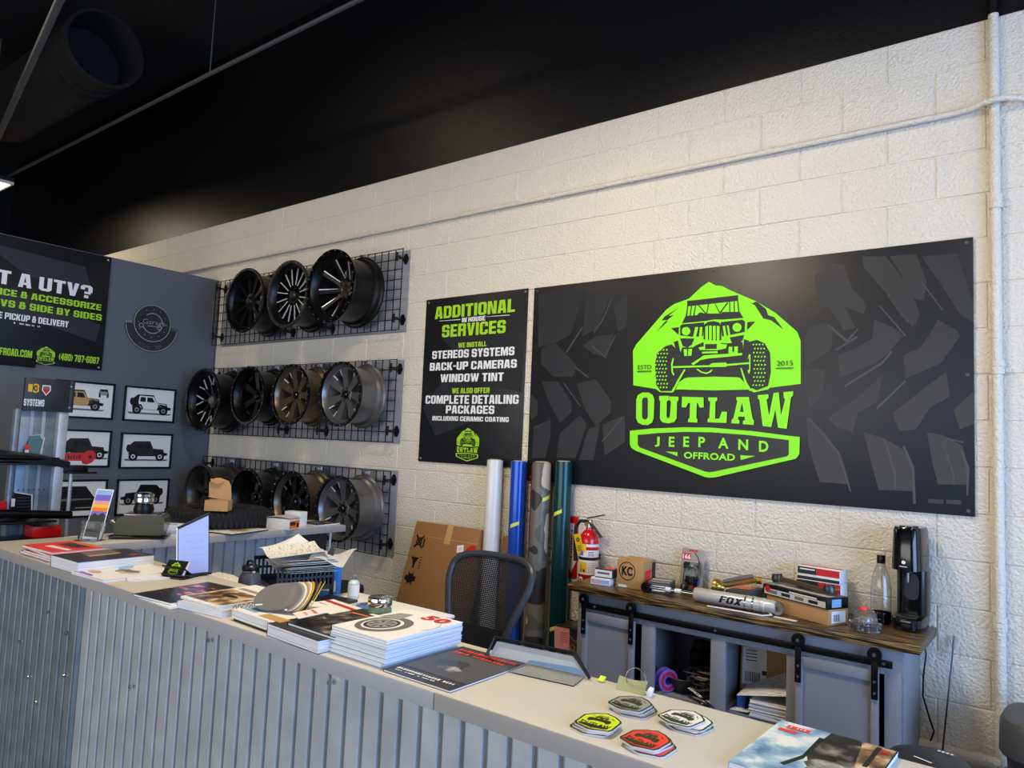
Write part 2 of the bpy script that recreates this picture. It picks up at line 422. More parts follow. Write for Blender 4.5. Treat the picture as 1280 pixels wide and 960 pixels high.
# painted concrete block wall, joints modelled as grooves
b = B(); b.box(((FX0+FX1)/2, 0.102, WT/2), (FX1-FX0, 0.2, WT), 'wall_paint')
BL, BH, GJ = 0.4064, 0.2032, 0.0022
kp = b.mi('wall_paint')
for r in range(18):
    z0 = r*BH; z1 = min(WT, z0+BH)
    # joints of odd courses (counted from the floor) fall on whole block lengths
    off = 0.0 if r % 2 == 1 else BL/2
    i0 = int((FX0-off)/BL)-1
    for i in range(i0, int((FX1-off)/BL)+1):
        x0 = max(FX0, off+i*BL); x1 = min(FX1, off+(i+1)*BL)
        if x1-x0 < 0.02: continue
        dv = random.uniform(-0.0008, 0.0008)
        g = GJ; e = 0.004; yf = -0.003+dv
        o = [(x0+g, z0+g), (x1-g, z0+g), (x1-g, z1-g), (x0+g, z1-g)]
        n = [(x0+g+e, z0+g+e), (x1-g-e, z0+g+e), (x1-g-e, z1-g-e), (x0+g+e, z1-g-e)]
        vo = [b.bm.verts.new((x, 0.0025, z)) for x, z in o]; vn = [b.bm.verts.new((x, yf, z)) for x, z in n]
        b.face(vn, kp)
        for q in range(4): b.face([vo[q], vo[(q+1) % 4], vn[(q+1) % 4], vn[q]], kp)
struct(b.build('wall_back', ang=0.3))
b = B(); b.box(((FX0+FX1)/2, 0.10, (WT+CEIL)/2), (FX1-FX0, 0.2, CEIL-WT), 'black_paint'); struct(b.build('wall_back_upper'))
b = B(); b.box((FX0-.1, FY0/2, CEIL/2), (.2, -FY0, CEIL), 'black_paint'); struct(b.build('wall_left'))
# right wall with its shop window
b = B()
b.box((FX1+.1, -3.2, .2), (.2, 4.4, .4), 'off_white'); b.box((FX1+.1, -3.2, (3.1+CEIL)/2), (.2, 4.4, CEIL-3.1), 'off_white')
b.box((FX1+.1, -.5, CEIL/2), (.2, 1.0, CEIL), 'off_white'); b.box((FX1+.1, -7.2, CEIL/2), (.2, 3.6, CEIL), 'off_white')
struct(b.build('wall_right'))
b = B()
for y in (-5.35, -3.2, -1.05): b.box((FX1+.1, y, 1.75), (.08, .06, 2.7), 'alu_frame')
for z in (.43, 3.07): b.box((FX1+.1, -3.2, z), (.08, 4.36, .06), 'alu_frame')
wf = struct(b.build('window_1'))
# front wall with the entrance glazing
b = B()
b.box((0.2-1.0, FY0-.1, (3.4+CEIL)/2), (9.6, .2, CEIL-3.4), 'off_white'); b.box((-9.3, FY0-.1, CEIL/2), (5.4, .2, CEIL), 'off_white'); b.box((2.5+.2, FY0-.1, CEIL/2), (2.6, .2, CEIL), 'plastic_dark')  # unseen right end made dark so the corrugated flanks reflect dark
b.box((-2.6, FY0-.1, .15), (8.0, .2, .3), 'off_white')
struct(b.build('wall_front'))
b = B()
for x in (-6.57, -4.6, -2.6, -.6, 1.37): b.box((x, FY0-.1, 1.85), (.06, .08, 3.1), 'alu_frame')
for z in (.33, 3.37): b.box((-2.6, FY0-.1, z), (8.0, .08, .06), 'alu_frame')
struct(b.build('window_2'))
# gray partition
PX = -6.2
b = B(); b.box((PX-.06, -1.93, 3.075/2), (.12, 3.80, 3.075), 'partition_gray', bev=.003); struct(b.build('wall_partition'))
# ---------------------------------------------------------------- pipes
t = T('wall_conduit', 'long white painted conduit running sideways across the upper block wall', 'conduit', (0, 0, 3.228))
b = B(); b.tube([(-11.9, -.03, .01), (-6, -.03, .005), (-.14, -.03, 0), (-.06, -.034, .004), (0, -.072, .008), (.07, -.072, .008), (.14, -.04, 0), (1.5, -.03, 0), (3.9, -.03, 0)], .0135, 'wall_paint', 10); b.build('pipe', t)
for x in (-10.2, -8.3, -6.05, -4.2, -2.35, -1.78, -.95, .6, 2.2):
    b = B(); b.lathe([(.0145, -.012), (.018, -.012), (.018, .012), (.0145, .012)], 'wall_paint', frame((x, -.03, .003), (0, 1, 0), (0, 0, 1)), 12); b.box((x, -.006, .026), (.022, .012, .03), 'wall_paint', bev=.003); b.build('strap', t)
t = T('wall_pipe', 'vertical white painted pipe on the wall right of the large sign', 'pipe', (.034, 0, 0))
b = B(); b.cyl((0, -.026, .05), (-.004, -.026, WT), .0205, 'wall_paint', 16); b.build('pipe', t)
b = B(); b.cyl((-.004, -.026, WT), (-.005, -.026, CEIL-.02), .0205, 'black_paint', 16); tag(b.build('upper_pipe', t), 'black painted top length')
for z in (2.79, 2.06, .98):
    b = B(); b.lathe([(.022, -.03), (.026, -.03), (.026, -.004), (.023, 0), (.026, .004), (.026, .03), (.022, .03)], 'wall_paint', Matrix.Translation((-.001, -.026, z)), 16)
    b.box((.03, -.007, z-.01), (.035, .012, .022), 'wall_paint', bev=.003); b.build('coupling', t)
t = T('floor_pipe', 'thick white painted pipe running low along the wall at far right', 'pipe', (0, 0, .405))
b = B(); b.tube([(-.9, -.035, .012), (.03, -.035, 0)], .028, 'wall_paint', 14); b.build('pipe', t)
b = B(); b.lathe([(.029, -.02), (.034, -.02), (.034, .02), (.029, .02)], 'wall_paint', frame((-.05, -.035, .001), (0, 1, 0), (0, 0, 1)), 14); b.build('coupling', t)
# things up in the dark ceiling space
t = T('ceiling_conduit', 'thin dark gray conduit hanging below the black ceiling', 'conduit', (0, 0, 4.43))
b = B(); b.tube([(-11.8, -.86, .02), (-5, -.9, 0), (-2, -.92, -.03)], .016, 'plastic_gray', 8); b.build('pipe', t)
b = B(); b.cyl((-5.06, -.9, .01), (-5.06, -.9, CEIL-4.43), .005, 'plastic_gray', 6); b.build('hanger_rod', t)
b = B(); b.cyl((-2.3, -.91, -.01), (-2.3, -.91, CEIL-4.43), .005, 'plastic_gray', 6); b.build('hanger_rod', t)
t = T('strut_rail', 'pale gray steel rail slanting under the ceiling at top left', 'rail', (0, 0, 4.2))
b = B(); R = frame((-6.2, -1.82, 0), (-2.81, .57, 0), (0, 0, 1))
b.box((0, 0, 0), (5.6, .05, .04), 'plastic_gray', R, .006); b.box((0, .03, 0), (5.6, .012, .02), 'plastic_gray', R); b.build('channel', t)
for s in (-2.2, 1.9):
    b = B(); p = R @ Vector((s, 0, 0)); b.cyl((p.x, p.y, .02), (p.x, p.y, CEIL-4.2), .006, 'plastic_gray', 6); b.build('hanger_rod', t)
t = T('air_duct', 'large round black air duct end under the ceiling at top left', 'duct', (-6.75, -1.2, 4.86))
Rd = frame((0, 0, 0), (0, 1, 0), (0, 0, 1))
b = B(); b.lathe([(.0, -1.8), (.30, -1.8), (.30, .42), (.325, .43), (.325, .50), (.30, .50), (.29, .1), (0, .1)], 'ceiling_black', Rd, 40); b.build('duct_body', t)
b = B(); b.ring(0, 0, .30, .325, .2, 'ceiling_black', Rd); b.lathe([(.3, .0), (.315, .0), (.315, .04), (.3, .04)], 'ceiling_black', Rd, 40); b.build('collar', t)
b = B(); b.box((0, 0, .48), (.02, .02, .36), 'ceiling_black'); b.build('hanger_strap', t)
# ---------------------------------------------------------------- lamps
LL = ['square ceiling lamp lit at the far left edge, above the partition', 'square ceiling lamp hanging above the large green logo sign', 'square ceiling lamp hanging above the wheel racks', 'square ceiling lamp hanging at the right of the room']
for (loc, pw), lb in zip(LAMPS, (LL[1], LL[2], LL[3], LL[0])):
    t = T('ceiling_lamp', lb, 'lamp', loc, 0, 'square ceiling lamps')
    b = B(); b.box((0, 0, .045), (.62, .62, .05), 'plastic_dark', bev=.004)
    for a in (-1, 1): b.box((a*.30, 0, .01), (.02, .62, .03), 'off_white'); b.box((0, a*.30, .01), (.58, .02, .03), 'off_white')
    b.build('housing', t)
    b = B(); b.box((0, 0, .012), (.56, .56, .008), 'lamp_glow'); b.build('diffuser', t)
    b = B(); b.cyl((0, 0, .07), (0, 0, CEIL-loc[2]), .006, 'plastic_dark', 6); b.build('hanger_rod', t)
    d = bpy.data.lights.new('lamp_light', 'AREA'); d.shape = 'RECTANGLE'; d.size = .55; d.size_y = .55; d.energy = pw; d.color = (1.0, .82, .58)
    o = bpy.data.objects.new('lamp_light', d); COL.objects.link(o); o.parent = t; o.location = (0, 0, -.01)
# ================================================================ signs
LOGO = [(s[0], P(s[1:].replace(' ', ' '))) for s in """g-498,-138 -507,63 -488,98 -303,289 -258,317 -168,340 -97,399 -54,424 -14,399 21,394 60,369 209,293 310,224 418,121 436,75 439,-144 287,-161 277,-170 203,-185 181,-171 -6,-172 -228,-164 -252,-182 -328,-179 -354,-161|d-224,296 -313,250 -329,228 -301,230 -362,163 -287,225 -305,222 -256,254 -288,253|d165,297 202,272 247,200 289,186 351,135 303,203 271,216 260,249 220,285 206,293 188,284|d-179,328 111,335 112,304 -178,297|d-176,302 -170,302 -176,240 -186,241|d-154,303 -148,302 -155,241 -162,242|d-130,303 -124,302 -133,241 -141,242|d-118,303 -110,302 -61,247 -71,248|d-56,300 -50,300 -60,247 -66,247|d-19,299 -13,298 16,244 9,245|d53,303 59,298 16,244 9,248|d62,303 68,303 71,244 65,245|d87,304 93,304 95,244 89,245|d106,306 112,305 121,239 113,240|d-185,244 -117,244 -109,255 -93,258 -77,250 16,243 24,251 62,248 121,244 142,210 32,209 -14,213 -76,208 -207,204|d-216,189 -206,198 -75,201 -81,124 -138,125 -215,137|d17,196 138,201 151,188 150,135 65,122 27,118|d-77,108 -79,184 -56,202 -21,205 10,194 22,176 23,97 -11,96|g-69,175 -54,183 -52,92 -67,93|g-47,181 -32,180 -30,87 -45,88|g-26,179 -10,178 -8,86 -23,87|g-4,178 12,174 13,89 -2,90|g-127,178 -109,177 -125,103 -142,104|g-99,176 -85,176 -89,94 -107,95|g29,174 42,175 58,94 44,87|g52,177 63,174 74,115 65,101|g-155,157 -156,148 -162,141 -170,136 -179,135 -189,137 -198,143 -204,151 -205,160 -204,169 -199,177 -190,181 -181,182 -171,180 -163,174 -157,166|g133,160 131,151 126,144 119,139 109,138 99,140 92,146 86,154 84,164 86,173 91,180 99,185 108,186 118,183 126,178 131,170|d-214,120 -130,115 -145,81 -169,67 -198,76|d69,110 148,119 140,90 107,66 87,70|d-271,181 -223,184 -224,141|d164,187 205,186 162,143|d-200,69 -137,66 -113,80 -74,93 58,79 140,82 145,-5 168,-78 197,-162 181,-167 153,-132 129,-107 -7,-98 -165,-99 -209,-123 -240,-174 -260,-68 -220,8|d-301,81 -264,89 -230,55 -212,-8 -222,-99 -258,-174 -324,-174 -353,-136 -363,-18 -353,44|d176,82 216,89 257,69 285,18 290,-82 277,-152 220,-174 189,-160 165,-107 140,-5 144,68|d-252,102 -227,109 -209,38 -224,8|d147,97 173,88 177,23 141,-5|g-355,63 -346,67 -344,59 -352,56|g-336,62 -327,66 -325,58 -334,55|g-318,62 -309,65 -307,57 -315,54|g-299,61 -290,64 -288,56 -296,54|g-351,42 -342,45 -340,37 -348,35|g-332,41 -323,45 -321,37 -330,34|g-314,40 -305,44 -303,36 -311,33|g-295,40 -286,43 -284,35 -292,32|g-361,20 -351,24 -350,16 -358,13|g-342,19 -333,23 -331,15 -339,12|g-323,19 -314,22 -312,14 -320,12|g-305,18 -295,22 -294,14 -302,11|g-355,-1 -346,2 -344,-6 -352,-8|g-336,-2 -327,2 -325,-6 -333,-9|g-318,-3 -308,1 -306,-7 -315,-10|g-299,-3 -290,0 -288,-7 -296,-10|g-363,-22 -354,-19 -352,-26 -360,-29|g-344,-23 -335,-19 -333,-27 -341,-30|g-325,-23 -316,-20 -314,-28 -323,-30|g-307,-24 -298,-20 -296,-28 -304,-31|g-355,-44 -347,-41 -345,-49 -353,-51|g-337,-44 -328,-41 -326,-49 -335,-52|g-318,-45 -310,-42 -308,-50 -316,-52|g-299,-45 -291,-42 -289,-50 -298,-53|g-362,-65 -352,-62 -350,-70 -359,-72|g-343,-66 -334,-62 -332,-70 -340,-73|g-324,-66 -315,-63 -313,-70 -321,-73|g-306,-67 -296,-63 -295,-71 -303,-74|g-352,-87 -343,-83 -341,-91 -350,-94|g-334,-87 -325,-83 -323,-91 -331,-94|g-315,-87 -306,-84 -304,-92 -312,-95|g-297,-88 -287,-84 -286,-92 -294,-95|g-357,-108 -348,-104 -346,-112 -354,-115|g-338,-108 -329,-104 -327,-112 -335,-115|g-320,-108 -310,-105 -308,-112 -317,-115|g-301,-109 -292,-105 -290,-113 -298,-116|g-346,-130 -337,-126 -335,-134 -343,-137|g-327,-130 -318,-126 -316,-134 -325,-137|g-309,-130 -300,-127 -298,-134 -306,-137|g-290,-131 -281,-127 -279,-135 -288,-138|g-349,-151 -340,-147 -338,-155 -346,-158|g-330,-151 -321,-147 -319,-155 -327,-158|g-312,-151 -302,-147 -301,-155 -309,-158|g-293,-151 -284,-148 -282,-155 -290,-158|g193,67 201,71 202,63 195,61|g209,67 217,70 219,63 212,60|g226,66 234,69 235,62 228,59|g242,65 250,68 252,61 245,59|g201,45 209,49 210,41 203,39|g218,45 225,48 227,41 220,38|g234,44 242,47 243,40 236,37|g250,43 258,46 260,39 253,37|g197,25 205,28 206,21 199,18|g214,24 221,27 223,20 216,17|g230,23 238,26 239,19 232,17|g247,23 254,26 256,19 249,16|g205,3 212,6 214,-1 207,-4|g221,2 229,5 231,-2 223,-5|g238,1 245,5 247,-3 240,-5|g254,1 262,4 263,-3 256,-6|g200,-18 208,-15 209,-22 202,-25|g216,-19 224,-15 226,-23 219,-25|g233,-19 241,-16 242,-23 235,-26|g249,-20 257,-16 259,-24 252,-26|g206,-40 215,-37 216,-44 209,-46|g223,-40 230,-37 232,-44 225,-47|g239,-41 247,-38 249,-45 242,-47|g256,-41 263,-38 265,-45 258,-48|g201,-61 208,-58 210,-65 203,-68|g217,-62 225,-58 227,-66 219,-68|g234,-62 241,-59 243,-66 236,-69|g250,-63 258,-59 259,-67 252,-69|g206,-82 214,-79 215,-86 208,-89|g223,-83 230,-79 232,-87 225,-89|g239,-83 247,-80 248,-87 241,-90|g255,-83 263,-80 265,-87 258,-90|g199,-104 207,-100 209,-107 201,-110|g216,-104 224,-101 225,-108 218,-111|g232,-104 240,-101 241,-108 234,-111|g249,-105 256,-101 258,-108 251,-111|g204,-125 212,-121 213,-128 206,-131|g220,-125 228,-121 230,-129 223,-131|g237,-125 245,-122 246,-129 239,-132|g253,-125 261,-122 262,-129 255,-132|g196,-146 204,-143 206,-150 199,-152|g213,-146 221,-143 222,-150 215,-153|g229,-146 237,-143 239,-150 232,-153|g246,-147 253,-143 255,-150 248,-153|g-258,-35 -39,-36 -24,-25 52,-24 60,-32 186,-27 186,-36 60,-43 53,-48 -24,-47 -39,-46 -258,-45|g-114,-56 -85,-76 -54,-84 -29,-74 -19,-60 -27,-60 -39,-70 -54,-76 -82,-69 -102,-55|g-144,-25 -72,19 -10,21 141,23 141,12 67,6 -40,1 -87,-6 -130,-33|g-103,64 -73,67 -74,93 20,88 24,77 58,72 51,51 5,44 -96,49|d-65,80 1,78 1,51 -65,52|g-82,39 5,39 6,28 -82,29|g-191,57 -140,58 -142,20 -185,19|d-170,57 -162,57 -163,20 -169,20|g67,59 118,59 116,21 66,23|d87,60 96,60 98,37 92,26 86,37|g-263,-21 -253,11 -246,9 -253,-29 -249,-68 -240,-81 -247,-88 -259,-68|g169,-13 178,17 185,11 185,-72 178,-90 170,-71 179,-64 178,1|g-230,-165 -213,-126 -177,-102 -7,-99 121,-105 152,-129 178,-169 -5,-173|g-184,-54 -175,-56 -213,-123 -244,-180 -256,-180 -223,-115|g132,-57 139,-56 166,-129 195,-177 182,-177 155,-132|d-471,-56 -381,-57 -381,-62 -471,-62|d317,-60 404,-61 404,-66 317,-65|g-473,-221 -464,-196 -437,-181 -396,-181 -371,-194 -359,-221 -360,-327 -369,-351 -395,-366 -431,-365 -458,-353 -471,-328|d-436,-221 -427,-211 -406,-209 -399,-221 -397,-322 -405,-333 -423,-334 -433,-322|g-330,-201 -267,-201 -267,-222 -282,-232 -281,-318 -272,-326 -262,-318 -257,-234 -269,-222 -270,-204 -213,-206 -212,-226 -221,-234 -221,-327 -235,-347 -272,-354 -307,-348 -322,-329 -322,-232 -330,-221|g-192,-206 -67,-210 -65,-265 -89,-265 -100,-241 -105,-241 -106,-321 -99,-329 -100,-347 -153,-345 -153,-330 -145,-322 -144,-241 -155,-241 -167,-265 -193,-264|g-41,-210 10,-211 10,-226 0,-234 0,-324 22,-324 37,-286 65,-287 63,-346 -42,-344 -42,-328 -32,-319 -30,-234 -40,-226|g114,-209 181,-209 183,-226 202,-323 209,-332 208,-354 151,-351 151,-333 162,-330 159,-312 128,-311 124,-324 133,-332 132,-349 89,-347 91,-328 100,-321 119,-230 114,-225|d133,-286 145,-237 154,-288|g226,-200 281,-195 282,-215 272,-223 286,-304 307,-190 333,-186 346,-301 365,-223 357,-212 357,-185 405,-181 403,-203 394,-212 375,-370 332,-365 317,-274 298,-363 254,-358 235,-223 228,-219|g-508,-401 -363,-384 -173,-374 -25,-372 208,-386 390,-405 439,-409 438,-491 429,-508 419,-518 5,-635 -27,-639 -51,-636 -468,-513 -496,-498 -506,-478|d-457,-423 -318,-408 -172,-399 -24,-397 171,-406 386,-426 387,-497 377,-508 -4,-606 -28,-610 -52,-607 -441,-494 -455,-480|g-282,-510 -210,-511 -211,-533|g141,-512 218,-513 143,-537""".split('|')]
LUGS = [P(s) for s in """528,521 560,525 664,364 721,238 671,228 594,349 535,444|560,581 669,554 701,442 769,348 757,303 677,342 574,510|750,585 852,573 945,431 996,285 968,223 922,277 841,415 756,530|870,570 979,570 1024,436 1013,347 957,365 922,472|1002,554 1144,549 1206,319 1205,233 1153,273 1079,418|504,252 582,274 621,231 609,136 493,59 485,197|641,108 721,138 794,181 805,273 888,228 928,187 853,100 806,62 654,0|928,97 1001,132 1035,193 1067,254 1142,200 1153,174 1078,54 934,-12|599,-200 735,-94 842,9 818,-120 735,-172 711,-264 637,-240|883,-171 1012,-57 1099,16 1114,-95 1034,-145 979,-245 911,-253|1125,-157 1203,-72 1202,-216 1151,-241|495,-188 574,-254 663,-384 700,-512 563,-509 510,-337|760,-263 842,-287 923,-335 967,-420 967,-525 825,-529 796,-417|1023,-257 1087,-267 1161,-313 1181,-408 1175,-480 1065,-488 1044,-391|480,45 584,42 572,-93 508,-161|1027,-554 1086,-553 1086,-571 1027,-573|1097,-552 1154,-550 1154,-569 1097,-570|-1171,578 -823,574 -910,301 -1025,250 -1154,228|-806,545 -695,562 -646,489 -733,318 -827,282|-1127,226 -1025,250 -920,161 -860,103 -882,35 -1032,38 -1131,126|-825,226 -731,277 -608,283 -649,151 -743,168|-1117,11 -997,9 -883,-124 -889,-186 -968,-249 -1059,-117|-856,-7 -721,18 -608,-117 -614,-184 -710,-265 -793,-158|-1201,-60 -1137,-117 -1141,-203 -1192,-239|-1164,-274 -1037,-230 -1032,-327 -1068,-468 -1171,-473|-965,-312 -823,-199 -773,-253 -844,-458 -984,-464|-614,446 -526,519 -519,332 -578,295|-664,-251 -516,-196 -511,-352 -642,-435|-764,-286 -680,-251 -718,-465 -820,-470""".split('|')]
LINES = [P(s) for s in """823,337 829,339 940,189 934,184|595,267 684,184 733,237 733,227 684,167 595,253|628,136 634,130 733,191 727,198|673,-40 841,74 876,125 882,114 842,59 673,-51|813,-146 819,-156 940,-25 934,-18|996,439 1002,441 1089,297 1084,293|509,-202 514,-197 650,-358 707,-544 701,-549 644,-365|1103,-279 1166,-295 1166,-302 1103,-286|923,-322 934,-322 973,-420 978,-580 967,-581 962,-427|1150,-326 1158,-326 1186,-408 1180,-527 1174,-528 1174,-421|848,-299 854,-299 898,-449 898,-524 891,-525 891,-456|1087,-316 1092,-316 1129,-435 1129,-481 1123,-481 1122,-442|-748,305 -689,383 -631,502 -625,496 -682,372 -742,296|-946,190 -830,345 -821,337 -934,183|-753,223 -649,144 -653,137 -757,212|-877,104 -769,32 -775,24 -879,93|-946,1 -818,-145 -825,-149 -951,-6|-668,-350 -531,-203 -524,-209 -660,-357|-664,158 -600,276 -595,269 -656,151|-1164,-281 -1104,-259 -1103,-267 -1163,-291""".split('|')]
def logo(b, R, cx, cy, wd, w0, green, dark, step=.00012, words=True, skip=0):
    k = wd/0.94; w = w0
    for i, (c, pts) in enumerate(LOGO):
        w += step*.35
        if skip and 30 < i < 110 and i % skip: continue
        b.flat([(cx+(x+30)*.001*k, cy+y*.001*k) for x, y in pts], w, green if c == 'g' else dark, R)
    w += step
    if words:
        f = lambda s, x, y, a, h, bo=.02: b.text(s, cx+(x+30)*.001*k, cy+y*.001*k, a*k, h*k, w, green, R, bo)
        for s, x, y, a in (('J', -334, -458, .030), ('E', -247, -455, .034), ('E', -161, -452, .034), ('P', -72, -451, .038), ('A', 48, -453, .056), ('N', 155, -457, .052), ('D', 261, -462, .048)): f(s, x, y, a, .056, .03)
        f('OFFROAD', -30, -525, .285, .037, .03)
        g = lambda s, x, y, a, h: b.text(s, cx+(x+30)*.001*k, cy+y*.001*k, a*k, h*k, w, dark, R, .0)
        g('ESTD', -426, -35, .085, .024); g('2015', 361, -38, .08, .026)
def screws(t, R, pts, w, m='steel'):
    for x, y in pts:
        b = B(); b.lathe([(0, .005), (.006, .0045), (.009, .002), (.0095, 0)], m, R @ Matrix.Translation((x, y, w)), 10); b.build('screw', t)

# big logo sign
t = T('logo_sign', 'large wide black sign with a green off-road vehicle logo above the cabinet', 'sign', (-1.26, 0, 2.03))
R = frame((0, 0, 0), (1, 0, 0), (0, 0, 1))          # w points into the room (-y)
b = B(); b.box((0, 0, .012), (2.41, 1.235, .008), 'sign_dark', R, .001)
for i, p in enumerate(LUGS): b.flat([(max(-1.204, min(1.204, x/1000)), max(-.617, min(.617, y/1000))) for x, y in p], .0163+.00003*i, 'sign_lug', R)
for i, p in enumerate(LINES): b.flat([(max(-1.204, min(1.204, x/1000)), y/1000) for x, y in p], .0174, 'sign_line', R)
b.build('panel', t)
b = B(); logo(b, R, .0, .115, .94, .0178, 'logo_green', 'sign_dark'); b.build('logo', t)
screws(t, R, [(-1.18, .595), (1.18, .595), (1.18, .0), (1.18, -.595), (-1.18, -.595), (0, .6)], .016, 'plastic_gray')
# services sign
t = T('services_sign', 'tall black sign listing additional in house services in green and white', 'sign', (-2.975, 0, 2.07))
b = B(); b.box((0, 0, .010), (.915, 1.165, .006), 'sign_black', R, .001)
b.flat(P('-.3,.3 .1,.42 .44,.2 .44,-.1 .2,-.05'), .0133, 'sign_lug', R); b.flat(P('-.44,-.2 -.2,.05 .1,-.1 .0,-.3 -.3,-.4'), .0133, 'sign_lug', R)
b.build('panel', t)
b = B()
for s, x, z, a, h, c in (('ADDITIONAL', -2.979, 2.549, 0.721, 0.088, 'g'), ('IN HOUSE', -2.974, 2.481, 0.211, 0.032, 'w'), ('SERVICES', -2.976, 2.413, 0.573, 0.088, 'g'), ('WE INSTALL', -2.975, 2.305, 0.256, 0.034, 'g'), ('STEREOS SYSTEMS', -2.977, 2.246, 0.739, 0.057, 'w'), ('BACK-UP CAMERAS', -2.974, 2.162, 0.781, 0.056, 'w'), ('WINDOW TINT', -2.972, 2.078, 0.567, 0.056, 'w'), ('WE ALSO OFFER', -2.972, 1.989, 0.337, 0.036, 'g'), ('COMPLETE DETAILING', -2.973, 1.928, 0.833, 0.059, 'w'), ('PACKAGES', -2.971, 1.859, 0.435, 0.056, 'w'), ('INCLUDING CERAMIC COATING', -2.972, 1.796, 0.684, 0.032, 'w')):
    b = B(); b.block(s, x+2.975, z-2.07, a, h, .0138, 'print_lime' if c == 'g' else 'print_white', R); b.build('headline' if c == 'g' else 'lettering', t)
b = B()
for x in (-.221, .215): b.flat([(x-.1, .418), (x+.1, .414), (x+.1, .419), (x-.1, .420)], .0138, 'print_white', R)
b.build('rule_line', t)
b = B(); logo(b, R, .003, -.425, .20, .0138, 'print_lime', 'sign_black', step=.00006); b.build('logo', t)
screws(t, R, [(-.435, .56), (.435, .56), (.435, -.56), (-.435, -.56)], .013)
# sign on the partition
t = T('partition_sign', 'black sign with white and green lettering on the gray partition', 'sign', (PX, -1.95, 2.585))
Rp = frame((0, 0, 0), (0, 1, 0), (0, 0, 1))          # u along +y, w points +x
b = B(); b.box((0, 0, .010), (1.84, .965, .006), 'sign_black', Rp, .001)
for i, p in enumerate(('.0,.40 .72,.36 .8,.15 .3,.2', '-.2,.0 .1,.08 .5,.0 .88,-.1 .85,-.25 .3,-.12')): b.flat(P(p), .0133+.0001*i, 'sign_lug', Rp)
b.build('panel', t)
b = B()
for s, y, z, a, h, c, bo in (('T A UTV?', -1.497, 2.742, 0.677, 0.107, 'w', .08), ('ICE & ACCESSORIZE', -1.446, 2.63, 0.736, 0.051, 'g', .08), ('VS & SIDE BY SIDES', -1.435, 2.546, 0.736, 0.054, 'g', .08), ('E PICKUP & DELIVERY', -1.561, 2.45, 0.49, 0.05, 'w', .04), ('FROAD.COM', -1.666, 2.175, 0.219, 0.057, 'g', .03), ('(480) 787-6087', -1.212, 2.183, 0.308, 0.056, 'g', .03)):
    b = B(); b.block(s, y+1.95, z-2.585, a, h, .0138, 'print_lime' if c == 'g' else 'print_white', Rp); b.build('headline' if c == 'g' else 'lettering', t)
b = B(); b.marks(.285, 2.403-2.585, .075, .013, .0138, 'print_white', Rp, 6, 2); b.block('MILE', .345, 2.402-2.585, .032, .013, .0138, 'print_white', Rp); b.marks(.402, 2.401-2.585, .06, .013, .0138, 'print_white', Rp, 6, 3); b.build('small_print', t)
b = B(); logo(b, Rp, .491, -.393, .131, .0138, 'print_lime', 'sign_black', step=.00006, words=False); b.build('logo', t)
screws(t, Rp, [(.895, .455), (.895, -.46)], .013)
b = B(); b.box((-.35, -.475, .012), (1.55, .075, .012), 'plastic_black', Rp, .002); b.box((-.18, -.475, .02), (.02, .085, .008), 'plastic_black', Rp); tag(b.build('mounting_bar', t), 'black bar along the lower edge')
# round metal badge
t = T('metal_badge', 'round dark metal badge with a banner on the gray partition', 'wall badge', (PX, -.636, 2.565))
Rb = frame((0, 0, 0), (0, 1, 0), (0, 0, 1))
b = B(); b.lathe([(0, .004), (.168, .004), (.168, .010), (0, .010)], 'plastic_dark', Rb, 48); b.ring(0, 0, .158, .165, .0105, 'ink_mid', Rb, 48); b.ring(0, 0, .084, .092, .0105, 'ink_mid', Rb, 40, -.9, 2.3); b.ring(0, 0, .084, .092, .0105, 'ink_mid', Rb, 40, 3.5, 5.3)
for i in range(12):
    a = i*PI/6; b.disc(.125*math.cos(a), .125*math.sin(a), .005, .0105, 'ink_mid', Rb, n=6)
b.build('disc', t)
b = B(); R2 = Rb
pts = [(.235*math.cos(a), .235*math.sin(a)-.02) for a in [PI*1.02+i*(PI*.96)/24 for i in range(25)]]+[(.17*math.cos(a), .17*math.sin(a)) for a in [PI*1.98-i*(PI*.96)/24 for i in range(25)]]
b.prism(pts, .002, .008, 'plastic_dark', R2); b.ring(0, -.02, .224, .231, .0086, 'ink_mid', R2, 40, PI*1.03, PI*1.97); b.rect(-.205, -.012, .055, .02, .0086, 'ink_mid', R2); b.rect(.205, -.03, .055, .02, .0086, 'plastic_gray', R2)
for i, s in enumerate('OUTLAW'):
    a = PI*1.33+i*.085; b.text(s, .20*math.cos(a), .20*math.sin(a)-.015, .012, .028, .0086, 'ink_gray', R2, 0, a+PI/2)
for i, s in enumerate('JEEP'):
    a = PI*1.57+i*.085; b.text(s, .20*math.cos(a), .20*math.sin(a)-.015, .012, .028, .0086, 'ink_gray', R2, 0, a+PI/2)
b.build('banner', t)
b = B()
for p in ('-.11,.02 -.06,.02 -.05,.035 .0,.012 .09,.012 .11,.02 .11,-.015 .06,-.02 .0,-.01 -.05,-.005 -.06,-.015 -.11,-.01',): b.flat(P(p), .0118, 'plastic_black', Rb)
b.rect(.01, -.026, .11, .006, .0124, 'ink_mid', Rb)
b.text('Garage', .012, .004, .20, .055, .0126, 'ink_mid', Rb, .0); b.text('The', -.205, -.012, .04, .016, .0128, 'plastic_dark', Rb, .0)
for x in (-.098, .06): b.ring(x, -.03, .015, .022, .0124, 'ink_mid', Rb, 20)
b.flat(P('-.13,.075 -.06,.03 -.065,.05'), .0124, 'plastic_black', Rb); b.build('emblem', t)

